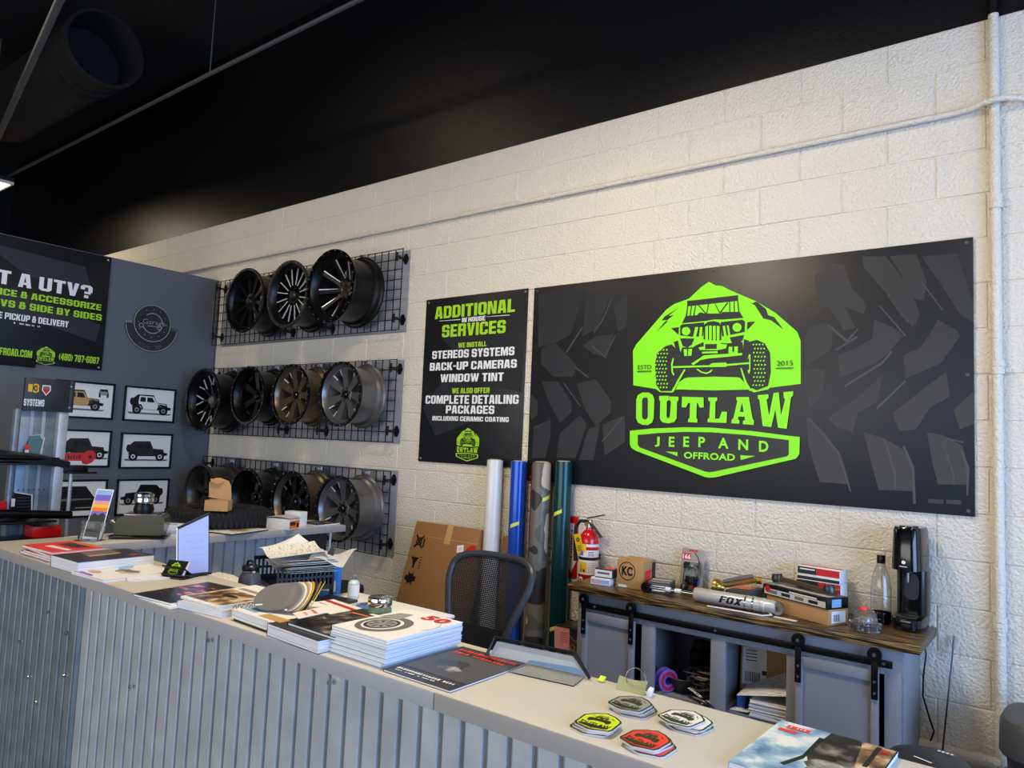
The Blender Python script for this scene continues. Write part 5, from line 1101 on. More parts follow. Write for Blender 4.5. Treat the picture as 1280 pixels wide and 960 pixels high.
b = B(); b.tube([(0, .05, .54), (0, .02, .45), (0, -.2, .40)], .03, 'chair_frame', 8); b.cyl((0, -.2, .10), (0, -.2, .43), .028, 'plastic_black'); b.build('column', t)
for i in range(5):
    a = i*2*PI/5+.3; e = (.30*math.cos(a), -.2+.30*math.sin(a))
    b = B(); b.tube([(0, -.2, .12), (e[0], e[1], .075)], [.03, .018], 'plastic_dark', 8); b.build('base_leg', t)
    b = B(); b.lathe([(0, -.012), (.028, -.012), (.03, 0), (.028, .012), (0, .012)], 'plastic_black', frame((e[0], e[1], .031), (-math.sin(a), math.cos(a), 0), (0, 0, 1)), 16); b.cyl((e[0], e[1], .05), (e[0], e[1], .08), .008, 'steel', 8); b.build('caster', t)

# ================================================================ leaning cardboard carton
t = T('flat_carton', 'large flat brown cardboard carton leaning on the wall behind the chair', 'carton', (-3.015, -.45, .004), 0, None, (-.29, 0, 0))
b = B(); Rf = frame((0, 0, 0), (1, 0, 0), (0, 0, 1))
b.box((0, .045, .565), (.58, .09, 1.13), 'kraft_dark', I4, .006); b.box((.0, -.0003, 1.035), (.58, .001, .003), 'ink_tan') ; b.build('carton', t)
b = B()
def umbrella(cx, cy, s):
    b.flat([(cx+s*x, cy+s*y) for x, y in P('-1,0 -.7,.6 0,.9 .7,.6 1,0')], .0015, 'ink_black', Rf); b.rect(cx, cy-.4*s, .12*s, .9*s, .0016, 'ink_black', Rf); b.rect(cx+.2*s, cy-.8*s, .4*s, .12*s, .0016, 'ink_black', Rf)
def hands(cx, cy, s): b.flat([(cx+s*x, cy+s*y) for x, y in P('-.5,1 -.2,.6 .2,.6 .5,1 .45,.4 1,.3 1,-.3 .45,-.4 .5,-1 .2,-.6 -.2,-.6 -.5,-1 -.45,-.4 -1,-.3 -1,.3 -.45,.4')], .0015, 'ink_black', Rf)
x = -.215
for a in (.7, -.7): b.rect(x, .995, .014, .11, .0015, 'ink_black', Rf, a)
b.ring(x, .995, .018, .028, .0016, 'ink_black', Rf, 16); b.rect(x+.045, .99, .012, .06, .0015, 'ink_black', Rf)
b.build('no_hook_symbol', t); b = B()
b.flat([(x-.035, .89), (x+.035, .89), (x+.012, .855), (x+.006, .825), (x+.022, .82), (x-.022, .82), (x-.006, .825), (x-.012, .855)], .0015, 'ink_black', Rf)
for i in range(5): b.rect(x+.055, .895-i*.018, .016, .006, .0015, 'ink_black', Rf)
b.build('fragile_symbol', t); b = B(); hands(x, .75, .048); b.build('handling_symbol', t)
b = B(); b.rect(.155, .99, .055, .045, .0015, 'paper', Rf, .2); b.rect(.155, .99, .03, .02, .0018, 'paper_gray', Rf, .2); b.build('white_label', t)
b = B(); b.flat([(.232+x, .97+y) for x, y in P('-.03,.02 .0,.05 .05,.055 .05,-.06 .0,-.05 -.03,-.02')], .0015, 'ink_red', Rf); b.build('red_mark', t)
b = B(); b.box((.03, -.0008, 1.07), (.05, .0012, .13), 'ink_tan', I4); b.build('packing_tape', t)
# second carton edge beside the white roll
t = T('carton_scrap', 'torn dark cardboard scrap between the white and blue rolls', 'cardboard', (-2.555, -.06, 0), 0)
b = B(); b.prism(P('-.05,0 .06,0 .06,.98 .02,1.0 .035,1.03 -.02,1.06 -.05,1.05'), 0, .02, 'kraft_dark', frame((0, .02, 0), (1, 0, 0), (0, 0, 1))); b.build('board', t)
# ================================================================ vinyl rolls
def roll(lb, x, y, r, h, m, lean, core=True, tapes=(), yaw_=0.0):
    t = T('vinyl_roll', lb, 'vinyl roll', (x, y, .002), 0, 'rolls of vinyl leaning on the wall', (-lean, yaw_, 0))
    b = B(); b.lathe([(r*.72, 0), (r, 0), (r, h), (r*.72, h), ], m, I4, 32); b.lathe([(r*.80, h+.0005), (r*.92, h+.0005)], 'paper_gray', I4, 32); b.build('film', t)
    b = B(); b.lathe([(r*.62, -.001), (r*.74, -.001), (r*.74, h+.006), (r*.62, h+.006)], 'cardboard_tube', I4, 28, close=True); b.build('core_tube', t)
    for z, a in tapes:
        b = B(); k = b.mi('masking_tape'); n = 6
        q = [[b.bm.verts.new(((r+.0008)*math.cos(a+.18*i), (r+.0008)*math.sin(a+.18*i), zz+.004*i)) for i in range(n+1)] for zz in (z, z+.022)]
        for i in range(n): b.face([q[0][i], q[0][i+1], q[1][i+1], q[1][i]], k)
        b.build('tape_strip', t)
roll('pearl white vinyl roll, leftmost of the rolls, standing before the carton', -2.655, -.115, .052, 1.53, 'vinyl_white', .022, yaw_=-.012)
roll('bright blue vinyl roll standing right of the white roll', -2.458, -.11, .053, 1.53, 'vinyl_blue', .018, yaw_=-.012, tapes=((1.12, -1.75),))
roll('dark red vinyl roll mostly hidden behind the blue roll', -2.387, -.045, .022, 1.51, 'vinyl_red', .004)
roll('plain gray vinyl roll half hidden behind the camouflage roll', -2.337, -.045, .026, 1.515, 'vinyl_gray', .006)
roll('camouflage vinyl roll between the blue and dark green rolls', -2.262, -.16, .056, 1.535, 'vinyl_camo', .03, yaw_=-.012, tapes=((1.30, -.75),))
roll('dark green vinyl roll, rightmost of the rolls', -2.125, -.11, .052, 1.545, 'vinyl_green', .022, yaw_=-.015, tapes=((1.22, -2.1), (.555, -2.1)))
# ================================================================ extinguisher and its sign
t = T('extinguisher_sign', 'narrow red arrow sign on the wall behind the extinguisher', 'sign', (-2.115, 0, 1.04))
b = B(); b.box((0, 0, .006), (.085, .36, .004), 'ext_red', R0 := frame((0, 0, 0), (1, 0, 0), (0, 0, 1)), .001); b.build('plate', t)
b = B(); b.flat(P('-.014,.14 .014,.14 .014,-.08 .035,-.08 0,-.155 -.035,-.08 -.014,-.08'), .0084, 'print_white', R0); b.marks(0, 0, .17, .014, .0088, 'ext_red', frame((0, 0, .02), (0, 0, 1), (-1, 0, 0)), 11, 9); b.build('arrow_print', t)
t = T('fire_extinguisher', 'red fire extinguisher with a yellow tag hanging by the cabinet', 'fire extinguisher', (-1.935, -.105, .845))
b = B(); b.lathe([(0, 0), (.052, 0), (.056, .006), (.056, .255), (.052, .285), (.036, .312), (.022, .322), (.02, .335), (0, .335)], 'ext_red', I4, 36); b.build('cylinder', t)
b = B(); b.lathe([(.0568, .075), (.0568, .155)], 'print_white', I4, 36); b.lathe([(.0568, .172), (.0568, .245)], 'print_white', I4, 36); b.lathe([(.0571, .212), (.0571, .230)], 'ext_red', I4, 36)
def arc(z0, z1, a0, a1, m, rr=.0572):
    k = b.mi(m); n = 8; q = [[b.bm.verts.new((rr*math.cos(a0+(a1-a0)*i/n), rr*math.sin(a0+(a1-a0)*i/n), z)) for i in range(n+1)] for z in (z0, z1)]
    for i in range(n): b.face([q[0][i], q[0][i+1], q[1][i+1], q[1][i]], k)
arc(.085, .145, -2.1, -1.2, 'ink_yellow'); arc(.20, .245, -1.75, -1.3, 'ink_yellow', .0574); arc(.09, .105, -1.9, -1.75, 'ink_dark', .0576); arc(.09, .105, -1.6, -1.4, 'ink_dark', .0576); arc(.115, .13, -1.9, -1.8, 'ink_blue', .0576)
for i in range(5): arc(.09+i*.012, .095+i*.012, -1.1, -.4, 'paper_gray', .0574)
for i in range(3): arc(.18+i*.01, .184+i*.01, -1.1, -.5, 'ink_gray', .0574)
arc(.18, .205, -2.1, -1.6, 'ink_violet', .0575); arc(.01, .06, -2.1, -1.6, 'print_white'); arc(.02, .05, -2.0, -1.7, 'ink_red', .0575); b.build('labels', t)
b = B(); b.lathe([(.0575, .157), (.0585, .158), (.0585, .170), (.0575, .171)], 'plastic_black', I4, 36); b.box((0, .08, .16), (.03, .05, .03), 'plastic_black'); b.build('bracket_band', t)
b = B(); b.lathe([(.018, .335), (.018, .36), (.012, .372), (0, .372)], 'steel', I4, 16); b.box((0, 0, .365), (.03, .026, .03), 'steel', I4, .004); b.build('valve', t)
b = B(); b.box((.045, 0, .005), (.12, .022, .007), 'dark_gunmetal', frame((0, 0, .385), (.97, -.1, .25), (.1, 1, 0)), .002); tag(b.build('lever', t), 'upper squeeze lever')
b = B(); b.box((.05, 0, 0), (.13, .024, .008), 'dark_gunmetal', frame((.005, -.005, .365), (.74, -.1, -.67), (.1, 1, 0)), .002); tag(b.build('carry_handle', t), 'lower carrying handle')
b = B(); b.tube([(-.01, -.01, .37), (-.05, -.025, .37), (-.075, -.03, .33), (-.078, -.03, .27), (-.075, -.03, .20), (-.065, -.025, .14)], .010, 'rubber', 10); b.build('hose', t)
b = B(); b.lathe([(0, 0), (.014, 0), (.014, .006), (0, .006)], 'brass', frame((-.012, -.014, .355), (1, 0, 0), (0, 0, 1)), 14); b.build('gauge', t)
b = B(); Rt = frame((-.045, -.062, .295), (.95, -.15, .2), (-.2, -.1, .98)); b.box((0, -.055, 0), (.05, .115, .0015), 'ink_yellow', Rt); b.ring(0, -.03, .006, .013, .0012, 'ink_black', Rt, 18); b.rect(0, -.03, .006, .004, .0014, 'ink_red', Rt)
for i in range(4): b.rect(0, -.065-i*.009, .034, .003, .0012, 'ink_dark', Rt)
b.build('inspection_tag', t)
# ================================================================ pink note on the camouflage carton
t = T('camo_carton', 'brown camouflage carton with a pink note beside the cabinet', 'box', (-2.00, -.13, 0))
b = B(); b.box((0, 0, .31), (.14, .16, .62), 'camo_brown', I4, .003); b.box((0, 0, .615), (.142, .162, .02), 'ink_dark', I4, .002); b.build('carton', t)
b = B(); b.box((-.005, -.0825, .555), (.10, .002, .125), 'ink_pink', frame((0, 0, 0), (1, 0, .04), (0, 1, 0)))
for i in range(5): b.rect(-.01, .59-i*.012, .05, .003, .0842, 'ink_red', R0)
b.build('pink_note', t)
# ================================================================ cabinet
CZ = .918
t = T('cabinet', 'gray sideboard cabinet with barn doors under the big sign', 'cabinet', (-1.035, 0, 0))
b = B(); b.box((.005, -.225, CZ-.019), (1.655, .43, .037), 'dark_wood', I4, .003); b.build('worktop', t)
b = B(); b.box((-.7605, -.2095, .44), (.018, .375, .876), 'cabinet_gray', I4, .001); b.build('side_panel', t)
b = B(); b.box((.7605, -.2095, .44), (.018, .375, .876), 'cabinet_gray', I4, .001); b.build('side_panel', t)
b = B(); b.box((0, -.022, .44), (1.5, .008, .87), 'cabinet_inner'); b.build('back_panel', t)
b = B(); b.box((0, -.2, .45), (1.5, .35, .018), 'cabinet_gray'); b.build('shelf', t)
b = B(); b.box((0, -.2, .08), (1.5, .35, .018), 'cabinet_gray'); b.build('bottom_panel', t)
for x in (-.39, -.002, .36):
    b = B(); b.box((x, -.2, .66), (.018, .35, .40), 'cabinet_gray'); b.build('divider', t)
b = B()
b.box((0, -.398, .826), (1.54, .02, .106), 'cabinet_gray', I4, .0015); b.box((0, -.398, .43), (1.54, .02, .05), 'cabinet_gray', I4, .0015); b.box((0, -.398, .05), (1.54, .02, .1), 'cabinet_gray', I4, .0015)
for x, w_ in ((-.7475, .045), (-.36, .07), (-.002, .07), (.345, .07), (.7305, .061)): b.box((x, -.3985, .44), (w_, .0195, .70), 'cabinet_gray', I4, .0015)
b.build('face_frame', t)
for x, w_ in ((-.575, .30), (.52, .325)):
    d = T('barn_door', None, None, (x, -.4225, .0)); d.parent = t
    b = B(); z0, z1 = .06, .785; f = .028
    b.box((0, .004, (z0+z1)/2), (w_-.02, .012, z1-z0-.02), 'cabinet_gray')
    for cx, cz, sx, sz in ((-w_/2+f/2, (z0+z1)/2, f, z1-z0), (w_/2-f/2, (z0+z1)/2, f, z1-z0), (0, z1-f/2-.008, w_-2*f, f+.016), (0, z0+f/2, w_-2*f, f)): b.box((cx, -.003, cz), (sx, .022, sz), 'cabinet_gray', I4, .0015)
    b.build('door_panel', d)
    for s in (-1, 1):
        xx = s*(w_/2-.012)
        b = B(); b.box((xx, -.022, .76), (.026, .005, .17), 'satin_black', I4, .0015); b.lathe([(0, .018), (.026, .018), (.028, .014), (.028, .002), (.026, 0), (0, 0)], 'satin_black', frame((xx, -.016, .853), (1, 0, 0), (0, 0, 1)), 22)
        for z in (.70, .745): b.lathe([(0, .004), (.005, .0035), (.006, 0)], 'plastic_gray', frame((xx, -.0245, z), (1, 0, 0), (0, 0, 1)), 8)
        b.lathe([(0, .004), (.007, .0035), (.008, 0)], 'plastic_gray', frame((xx, -.034, .853), (1, 0, 0), (0, 0, 1)), 8); b.build('hanger', d)
b = B(); b.box((-.005, -.4225, .818), (1.475, .007, .03), 'satin_black', I4, .001)
for x in (-.66, -.01, .70): b.lathe([(0, .004), (.006, .0035), (.007, 0)], 'plastic_gray', frame((x, -.426, .818), (1, 0, 0), (0, 0, 1)), 8); b.cyl((x, -.40, .818), (x, -.42, .818), .008, 'satin_black', 8)
b.build('sliding_rail', t)
SH_ = .4595
# contents of the open cabinet bays
t = T('black_jar', 'tall black jar at the back of the left open cabinet bay', 'jar', (-1.235, -.13, SH_))
b = B(); b.lathe([(0, 0), (.05, 0), (.055, .01), (.055, .17), (.04, .19), (.04, .22), (0, .22)], 'satin_black', I4, 24); b.build('body', t)
t = T('black_spray_can', 'short dark bottle beside the tall black jar in the cabinet', 'bottle', (-1.12, -.12, SH_))
b = B(); b.lathe([(0, 0), (.02, 0), (.022, .005), (.022, .10), (.012, .12), (.012, .15), (0, .15)], 'plastic_black', I4, 16); b.build('body', t)
t = T('metal_dish', 'dark round dish rim in the left open cabinet bay', 'dish', (-1.26, -.28, SH_))
b = B(); b.lathe([(0, 0), (.04, 0), (.085, .075), (.09, .078), (.088, .080), (.04, .006), (0, .006)], 'plastic_dark', I4, 32); b.build('bowl', t)
t = T('red_blue_reel', 'red and blue reel standing at the left of the open bay', 'reel', (-1.325, -.34, SH_+.056), 0, None, (0, 0, -.5))
b = B()
b.lathe([(.02, -.022), (.055, -.022), (.055, -.016), (.03, -.014), (.03, .014), (.055, .016), (.055, .022), (.02, .022)], 'ink_violet', frame((0, 0, 0), (0, 1, 0), (0, 0, 1)), 28, close=True); b.lathe([(.03, .0225), (.045, .0225), (.045, .024), (.03, .024)], 'ink_red', frame((0, 0, 0), (0, 1, 0), (0, 0, 1)), 28, close=True); b.build('reel_body', t)
t = T('cable_coil', 'tangled heap of gray and yellow cable in the open cabinet bay', 'cable', (-1.165, -.27, SH_))
b = B(); rr = random.Random(5)
for q in range(16):
    ph = rr.uniform(0, 6); r0 = rr.uniform(.035, .065); cx, cy = rr.uniform(-.04, .03), rr.uniform(-.03, .02); tilt = rr.uniform(-.8, .8); z0 = .03+.0055*q
    b.tube([(cx+r0*math.cos(a), cy+r0*math.sin(a)*math.cos(tilt), max(.006, z0+r0*math.sin(a)*math.sin(tilt))) for a in [ph+2*PI*i/16 for i in range(16)]], .004, ('plastic_gray', 'plastic_dark', 'ink_tan', 'plastic_gray')[q % 4], 6, True)
b.build('loops', t)
t = T('lanyard_strap', 'black strap with white lettering in front of the cable heap', 'strap', (-1.13, -.37, SH_), -.25)
b = B(); b.sheet(lambda u, v: (-.09+.18*u, (v-.5)*.03-.02*u, .045-.038*u**.8+.012*(1-v)), 12, 3, .002, 'plastic_black'); b.marks(-.02, -.012, .10, .018, .0, 'print_white', frame((0, 0, .036), (.93, -.12, -.22), (.1, .95, .1)), 9, 11); b.build('strap', t)
t = T('crumpled_paper', 'cream paper scrap at the front right of the open bay', 'paper', (-1.075, -.36, SH_), .2)
b = B(); b.sheet(lambda u, v: ((u-.5)*.10, (v-.5)*.05, .004+.003*math.sin(7*u)), 6, 3, .001, 'paper'); b.build('sheet', t)
t = T('padded_envelope', 'yellow padded envelope with a white label standing in the right open bay', 'envelope', (-.895, -.19, SH_), .12, None, (-.13, 0, .25))
b = B(); b.box((0, .012, .15), (.22, .022, .30), 'kraft', I4, .008); b.build('envelope', t)
b = B(); Re = frame((0, 0, 0), (1, 0, 0), (0, 0, 1)); b.rect(-.045, .17, .11, .17, .0008, 'paper', Re)
for i in range(4): b.rect(-.06, .24-.015*i, .05, .004, .0011, 'ink_dark', Re)
for i in range(9): b.rect(-.085+i*.008, .12, .004, .045, .0011, 'ink_black', Re)
b.rect(.0, .145, .02, .02, .0011, 'ink_black', Re); b.rect(.0, .275, .09, .03, .0008, 'paper_gray', Re); b.build('shipping_label', t)
t = T('paper_stack', 'thick stack of printed papers in the right open cabinet bay', 'paper', (-.80, -.27, SH_), .05)
b = B()
for i in range(16): b.box((random.uniform(-.006, .006), random.uniform(-.006, .006), .003+.0045*i), (.20, .21, .004), 'paper' if i % 3 else 'paper_gray', Matrix.Rotation(random.uniform(-.04, .04), 4, 'Z'))
b.build('sheets', t)
t = T('paper_sheet', 'large loose sheet leaning over the paper stack in the cabinet', 'paper', (-.83, -.27, SH_+.076), .1)
b = B(); b.sheet(lambda u, v: ((u-.5)*.27, (v-.5)*.2, .004+.05*u+.085*u*v), 10, 6, .0012, 'printed_page'); b.build('sheet', t)
t = T('paper_flap', 'white folded paper lying front left in the right open bay', 'paper', (-.945, -.345, SH_), -.1)
b = B(); b.sheet(lambda u, v: ((u-.5)*.09, (v-.5)*.05, .006+.01*u), 5, 3, .004, 'paper'); b.build('sheet', t)
t = T('dark_block', 'dark blue carton at the left of the right open bay', 'box', (-.985, -.30, SH_), 0)
b = B(); b.box((.03, 0, .03), (.04, .05, .06), 'ink_blue', I4, .003); b.rect(.03, 0, .03, .03, .0605, 'ink_dark'); b.build('carton', t)
# cable behind the cabinet
t = T('power_cable', 'thin black cable looping out behind the right cabinet side', 'cable', (-.255, -.02, .0))
b = B(); b.tube([(.0, -.012, .88), (.015, -.012, .80), (.004, -.012, .70), (.002, -.012, .62), (.03, -.012, .52), (.045, -.012, .48), (.02, -.012, .40), (.005, -.012, .30), (.01, -.012, .02)], .004, 'plastic_black', 6); b.build('cord', t)
# ================================================================ things on the cabinet
t = T('small_carton', 'small white label box, lower of two at the cabinet left end', 'box', (-1.715, -.31, CZ), .15)
b = B(); b.box((0, 0, .018), (.11, .085, .036), 'paper', I4, .002); b.box((0, -.0428, .018), (.10, .001, .02), 'ink_sky'); b.box((-.02, -.0432, .018), (.05, .001, .012), 'ink_pink'); b.build('carton', t)
t = T('small_carton', 'small black and orange box, upper of two at the cabinet left end', 'box', (-1.700, -.305, CZ+.0365), .1)
b = B(); b.box((0, 0, .024), (.10, .075, .048), 'plastic_dark', I4, .002); b.box((-.0, -.038, .024), (.098, .001, .036), 'paper'); b.box((0, -.0386, .026), (.07, .001, .01), 'ink_gray'); b.rect(.02, .0, .06, .06, .0485, 'ink_orange'); b.rect(.02, -.005, .055, .05, .0488, 'ink_bright_red'); b.build('carton', t)
t = T('kraft_carton', 'kraft cardboard cube box with black round initials on the cabinet', 'box', (-1.56, -.235, CZ), .02)
b = B(); b.box((0, 0, .072), (.15, .15, .144), 'kraft', I4, .002); b.box((0, 0, .1445), (.15, .004, .001), 'ink_tan'); b.build('carton', t)
Rk = frame((0, -.0757, .072), (1, 0, 0), (0, 0, 1)); b = B(); b.ring(-.015, .015, .043, .048, .0002, 'ink_black', Rk, 36); b.text('KC', -.015, .015, .062, .048, .0002, 'ink_black', Rk, .05); b.rect(-.04, -.063, .05, .012, .0002, 'paper', Rk); b.build('printed_mark', t)
b = B(); Rk2 = frame((.0757, 0, .072), (0, 1, 0), (0, 0, 1)); b.flat(P('-.055,-.03 .01,-.035 .012,.0 .035,.02 .0,.028 -.05,.022'), .0003, 'ink_bright_red', Rk2); b.flat(P('.03,-.06 .07,-.06 .07,.06 .03,.06'), .0003, 'ink_dark', Rk2); b.build('orange_sticker', t)
t = T('gray_carton', 'flat gray carton with white label right of the kraft cube', 'box', (-1.415, -.235, CZ), .25)
b = B(); b.box((0, 0, .026), (.115, .15, .052), 'plastic_gray', I4, .002); b.box((-.01, -.0755, .024), (.09, .001, .028), 'paper'); b.rect(.0, .02, .1, .03, .0525, 'paper_gray'); b.rect(.0, -.04, .1, .012, .0525, 'paper_gray'); b.build('carton', t)
t = T('blister_pack', 'clear blister pack with a red and black part leaning on the wall', 'package', (-1.325, -.075, CZ), -.05, None, (-.14, 0, 0))
Rz = frame((0, 0, 0), (1, 0, 0), (0, 0, 1)); b = B(); b.box((0, 0, .105), (.125, .003, .21), 'ink_mid', I4, .0008); b.flat(P('-.06,.15 -.01,.15 -.01,.185 -.06,.185'), .0019, 'ink_red', Rz); b.text('166', -.034, .167, .044, .026, .0023, 'paper', Rz, .04); b.rect(-.03, .12, .04, .03, .0019, 'ink_dark', Rz); b.disc(.042, .10, .02, .0019, 'ink_gray', Rz, ry=.05); b.disc(.03, .045, .022, .0019, 'ink_blue', Rz, ry=.025); b.rect(-.0, .2, .05, .01, .0021, 'ink_red', Rz); b.tube([(.01, -.003, .19), (.03, -.003, .17), (.045, -.003, .12), (.05, -.003, .08)], .002, 'ink_black', 6); b.build('backing_card', t)
b = B(); b.box((.0, -.012, .045), (.05, .018, .05), 'satin_black', I4, .004); b.box((0, -.013, .016), (.05, .02, .014), 'ink_red', I4, .003); b.tube([(-.016, -.012, .07), (-.016, -.012, .105), (-.008, -.012, .118), (.008, -.012, .118), (.016, -.012, .105), (.016, -.012, .07)], .004, 'steel', 8); b.build('padlock', t)
b = B(); b.box((0, -.014, .075), (.075, .024, .13), 'acrylic', I4, .006); b.build('blister', t)
t = T('black_bearing', 'small dark rod end joint lying before the blister pack', 'car part', (-1.29, -.18, CZ), .2)
b = B(); b.lathe([(.010, -.011), (.022, -.012), (.026, -.006), (.026, .006), (.022, .012), (.010, .011)], 'dark_gunmetal', frame((-.02, 0, .027), (.3, 1, 0), (0, 0, 1)), 24, close=True); b.build('eye', t)
b = B(); b.tube([(.0, .0, .02), (.05, -.01, .016), (.09, -.02, .014)], .012, 'ink_dark', 10); b.lathe([(0, 0), (.018, 0), (.014, .03), (0, .03)], 'dark_gunmetal', Matrix.Translation((.11, -.02, 0)), 16); b.build('shank', t)
# shock absorber
t = T('shock_absorber', 'silver shock absorber lying along the front of the cabinet top', 'shock absorber', (-1.13, -.335, CZ+.034))
Rk = frame((0, 0, 0), (0, 0, 1), (0, 1, 0))     # w = -x
Rx = frame((0, 0, 0), (0, 1, 0), (0, 0, 1))     # w = +x
b = B(); b.lathe([(0, -.055), (.030, -.055), (.032, -.05), (.032, .265), (.030, .27), (.033, .272), (.033, .285), (.030, .288), (.030, .32), (.026, .335), (0, .335)], 'shock_silver', Rx, 36); b.build('body', t)
b = B(); b.cyl((-.055, 0, 0), (-.30, 0, -.004), .008, 'chrome', 16); b.build('shaft', t)
b = B(); b.cyl((-.13, 0, 0), (-.16, 0, 0), .011, 'print_white', 12); b.cyl((-.185, 0, -.001), (-.21, 0, -.001), .0115, 'print_white', 12); b.build('shaft_sleeves', t)
b = B(); b.lathe([(.010, -.016), (.024, -.016), (.027, -.01), (.027, .01), (.024, .016), (.010, .016)], 'satin_black', frame((-.318, 0, -.007), (1, 0, 0), (0, 0, 1)), 24, close=True); b.tube([(-.295, 0, -.004), (-.30, 0, -.004)], .012, 'satin_black', 8); b.build('eyelet', t)
b = B(); b.lathe([(.011, -.02), (.026, -.02), (.028, -.012), (.028, .012), (.026, .02), (.011, .02)], 'steel', frame((.345, 0, -.004), (1, 0, 0), (0, 0, 1)), 24, close=True); b.build('eyelet', t)
b = B()
for x in (.20, .235): b.lathe([(.0322, -.004), (.0345, -.004), (.0345, .004), (.0322, .004)], 'chrome', Rx @ Matrix.Translation((0, 0, x)), 32)
b.build('clamp_ring', t)
b = B(); tmp = B(); tmp.block('FOX', .5, .5, 1, 1, 0, 'ink_black')
for q in range(1, 16): bmesh.ops.bisect_plane(tmp.bm, geom=tmp.bm.verts[:]+tmp.bm.edges[:]+tmp.bm.faces[:], plane_co=(0, q/16, 0), plane_no=(0, 1, 0))
k = b.mi('ink_black'); vm = {}
for v in tmp.bm.verts:
    x, y = v.co.x, v.co.y; a = -.45+y*1.0; rr_ = .0325+v.co.z*5
    vm[v] = b.bm.verts.new((.075+x*.105+y*.012, -rr_*math.cos(a), rr_*math.sin(a)))
for f in tmp.bm.faces: b.face([vm[v] for v in f.verts], k)
tmp.bm.free(); b.build('lettering', t)
t = T('wire_strip', 'white plastic loop strip under the shock absorber', 'strip', (-.93, -.40, CZ))
b = B(); b.tube([(-.16, -.015, .004), (.0, -.012, .004), (.10, -.015, .004), (.135, .005, .01), (.12, .02, .012)], .0035, 'print_white', 8); b.build('loop', t)
b = B(); b.box((.19, .03, .002), (.10, .02, .003), 'paper', Matrix.Rotation(-.1, 4, 'Z')); b.build('tag', t)
t = T('parts_carton', 'gray carton with orange sticker behind the shock absorber', 'box', (-1.01, -.16, CZ), -.2)
b = B(); b.prism(P('-.10,0 .10,0 .085,.075 -.05,.06'), -.07, .07, 'plastic_gray', frame((0, 0, 0), (1, 0, 0), (0, 0, 1))); b.hexa([(-.03, -.05, .066), (.06, -.05, .0735), (.06, .03, .0735), (-.03, .03, .066), (-.03, -.05, .068), (.06, -.05, .0755), (.06, .03, .0755), (-.03, .03, .068)], 'ink_orange'); b.build('carton', t)
t = T('ball_joint', 'brass colored ball joint with a steel link resting on the gray carton', 'car part', (-1.06, -.20, CZ+.094), .25)
b = B(); b.lathe([(0, -.03), (.03, -.03), (.034, -.02), (.034, .0), (.026, .012), (.02, .02), (.018, .03), (0, .03)], 'brass', frame((-.055, -.02, -.025), (0, 1, .1), (.2, 0, 1)), 24); b.build('cup', t)
b = B(); b.tube([(-.03, -.01, -.02), (.05, .0, .0), (.12, .01, .018)], .011, 'brass', 10); b.lathe([(0, -.012), (.018, -.012), (.018, .012), (0, .012)], 'brass', frame((.13, .01, .02), (0, 1, 0), (0, 0, 1)), 18); b.build('link_rod', t)
b = B(); b.tube([(-.04, .02, -.01), (.03, .04, .012), (.10, .05, .03)], .013, 'steel', 10); b.build('second_rod', t)
# long boxes
t = T('kraft_long_carton', 'long kraft carton lying under the black striped box', 'box', (-.69, -.245, CZ), -.42)
b = B(); b.box((0, 0, .034), (.34, .13, .068), 'kraft', I4, .002); b.box((.1705, 0, .034), (.001, .09, .05), 'paper'); 
for i in range(5): b.box((.1712, -.03+i*.008, .03), (.0006, .004, .03), 'ink_dark')
b.build('carton', t)
t = T('black_striped_carton', 'long black and gray printed box on the long kraft carton', 'box', (-.70, -.245, CZ+.0685), -.42)
b = B(); b.box((0, 0, .024), (.36, .135, .048), 'plastic_black', I4, .002); Rb1 = frame((0, -.0678, .024), (1, 0, 0), (0, 0, 1)); b.rect(0, -.006, .34, .026, .0002, 'paper_gray', Rb1)
for i in range(4): b.rect(-.12+i*.075, -.006, .05, .014, .0005, 'ink_dark' if i % 2 else 'ink_gray', Rb1)
b.disc(-.15, .004, .016, .0006, 'ink_red', Rb1); b.rect(.05, .012, .15, .006, .0005, 'paper', Rb1); b.rect(0, -.02, .33, .05, .0485, 'paper_gray'); b.rect(0, -.01, .2, .01, .0488, 'ink_dark'); b.box((.1805, -.01, .024), (.001, .06, .034), 'ink_sky'); b.build('carton', t)
t = T('tie_rod', 'brown steel tie rod with joints lying on the black striped box', 'car part', (-.70, -.245, CZ+.117), -.42)
b = B(); b.tube([(-.13, -.01, .028), (.12, .0, .014)], .011, 'bronze', 10); b.build('rod', t)
b = B(); b.lathe([(0, -.02), (.02, -.02), (.026, .0), (.02, .02), (0, .02)], 'dark_gunmetal', frame((-.145, -.01, .027), (1, .2, .2), (0, 1, 0)), 18); b.build('joint', t)
b = B(); b.lathe([(0, -.02), (.02, -.02), (.026, .0), (.02, .02), (0, .02)], 'dark_gunmetal', frame((.135, .0, .027), (1, .2, .2), (0, 1, 0)), 18); b.cyl((.135, 0, .02), (.17, .02, .03), .008, 'brass', 8); b.build('joint', t)
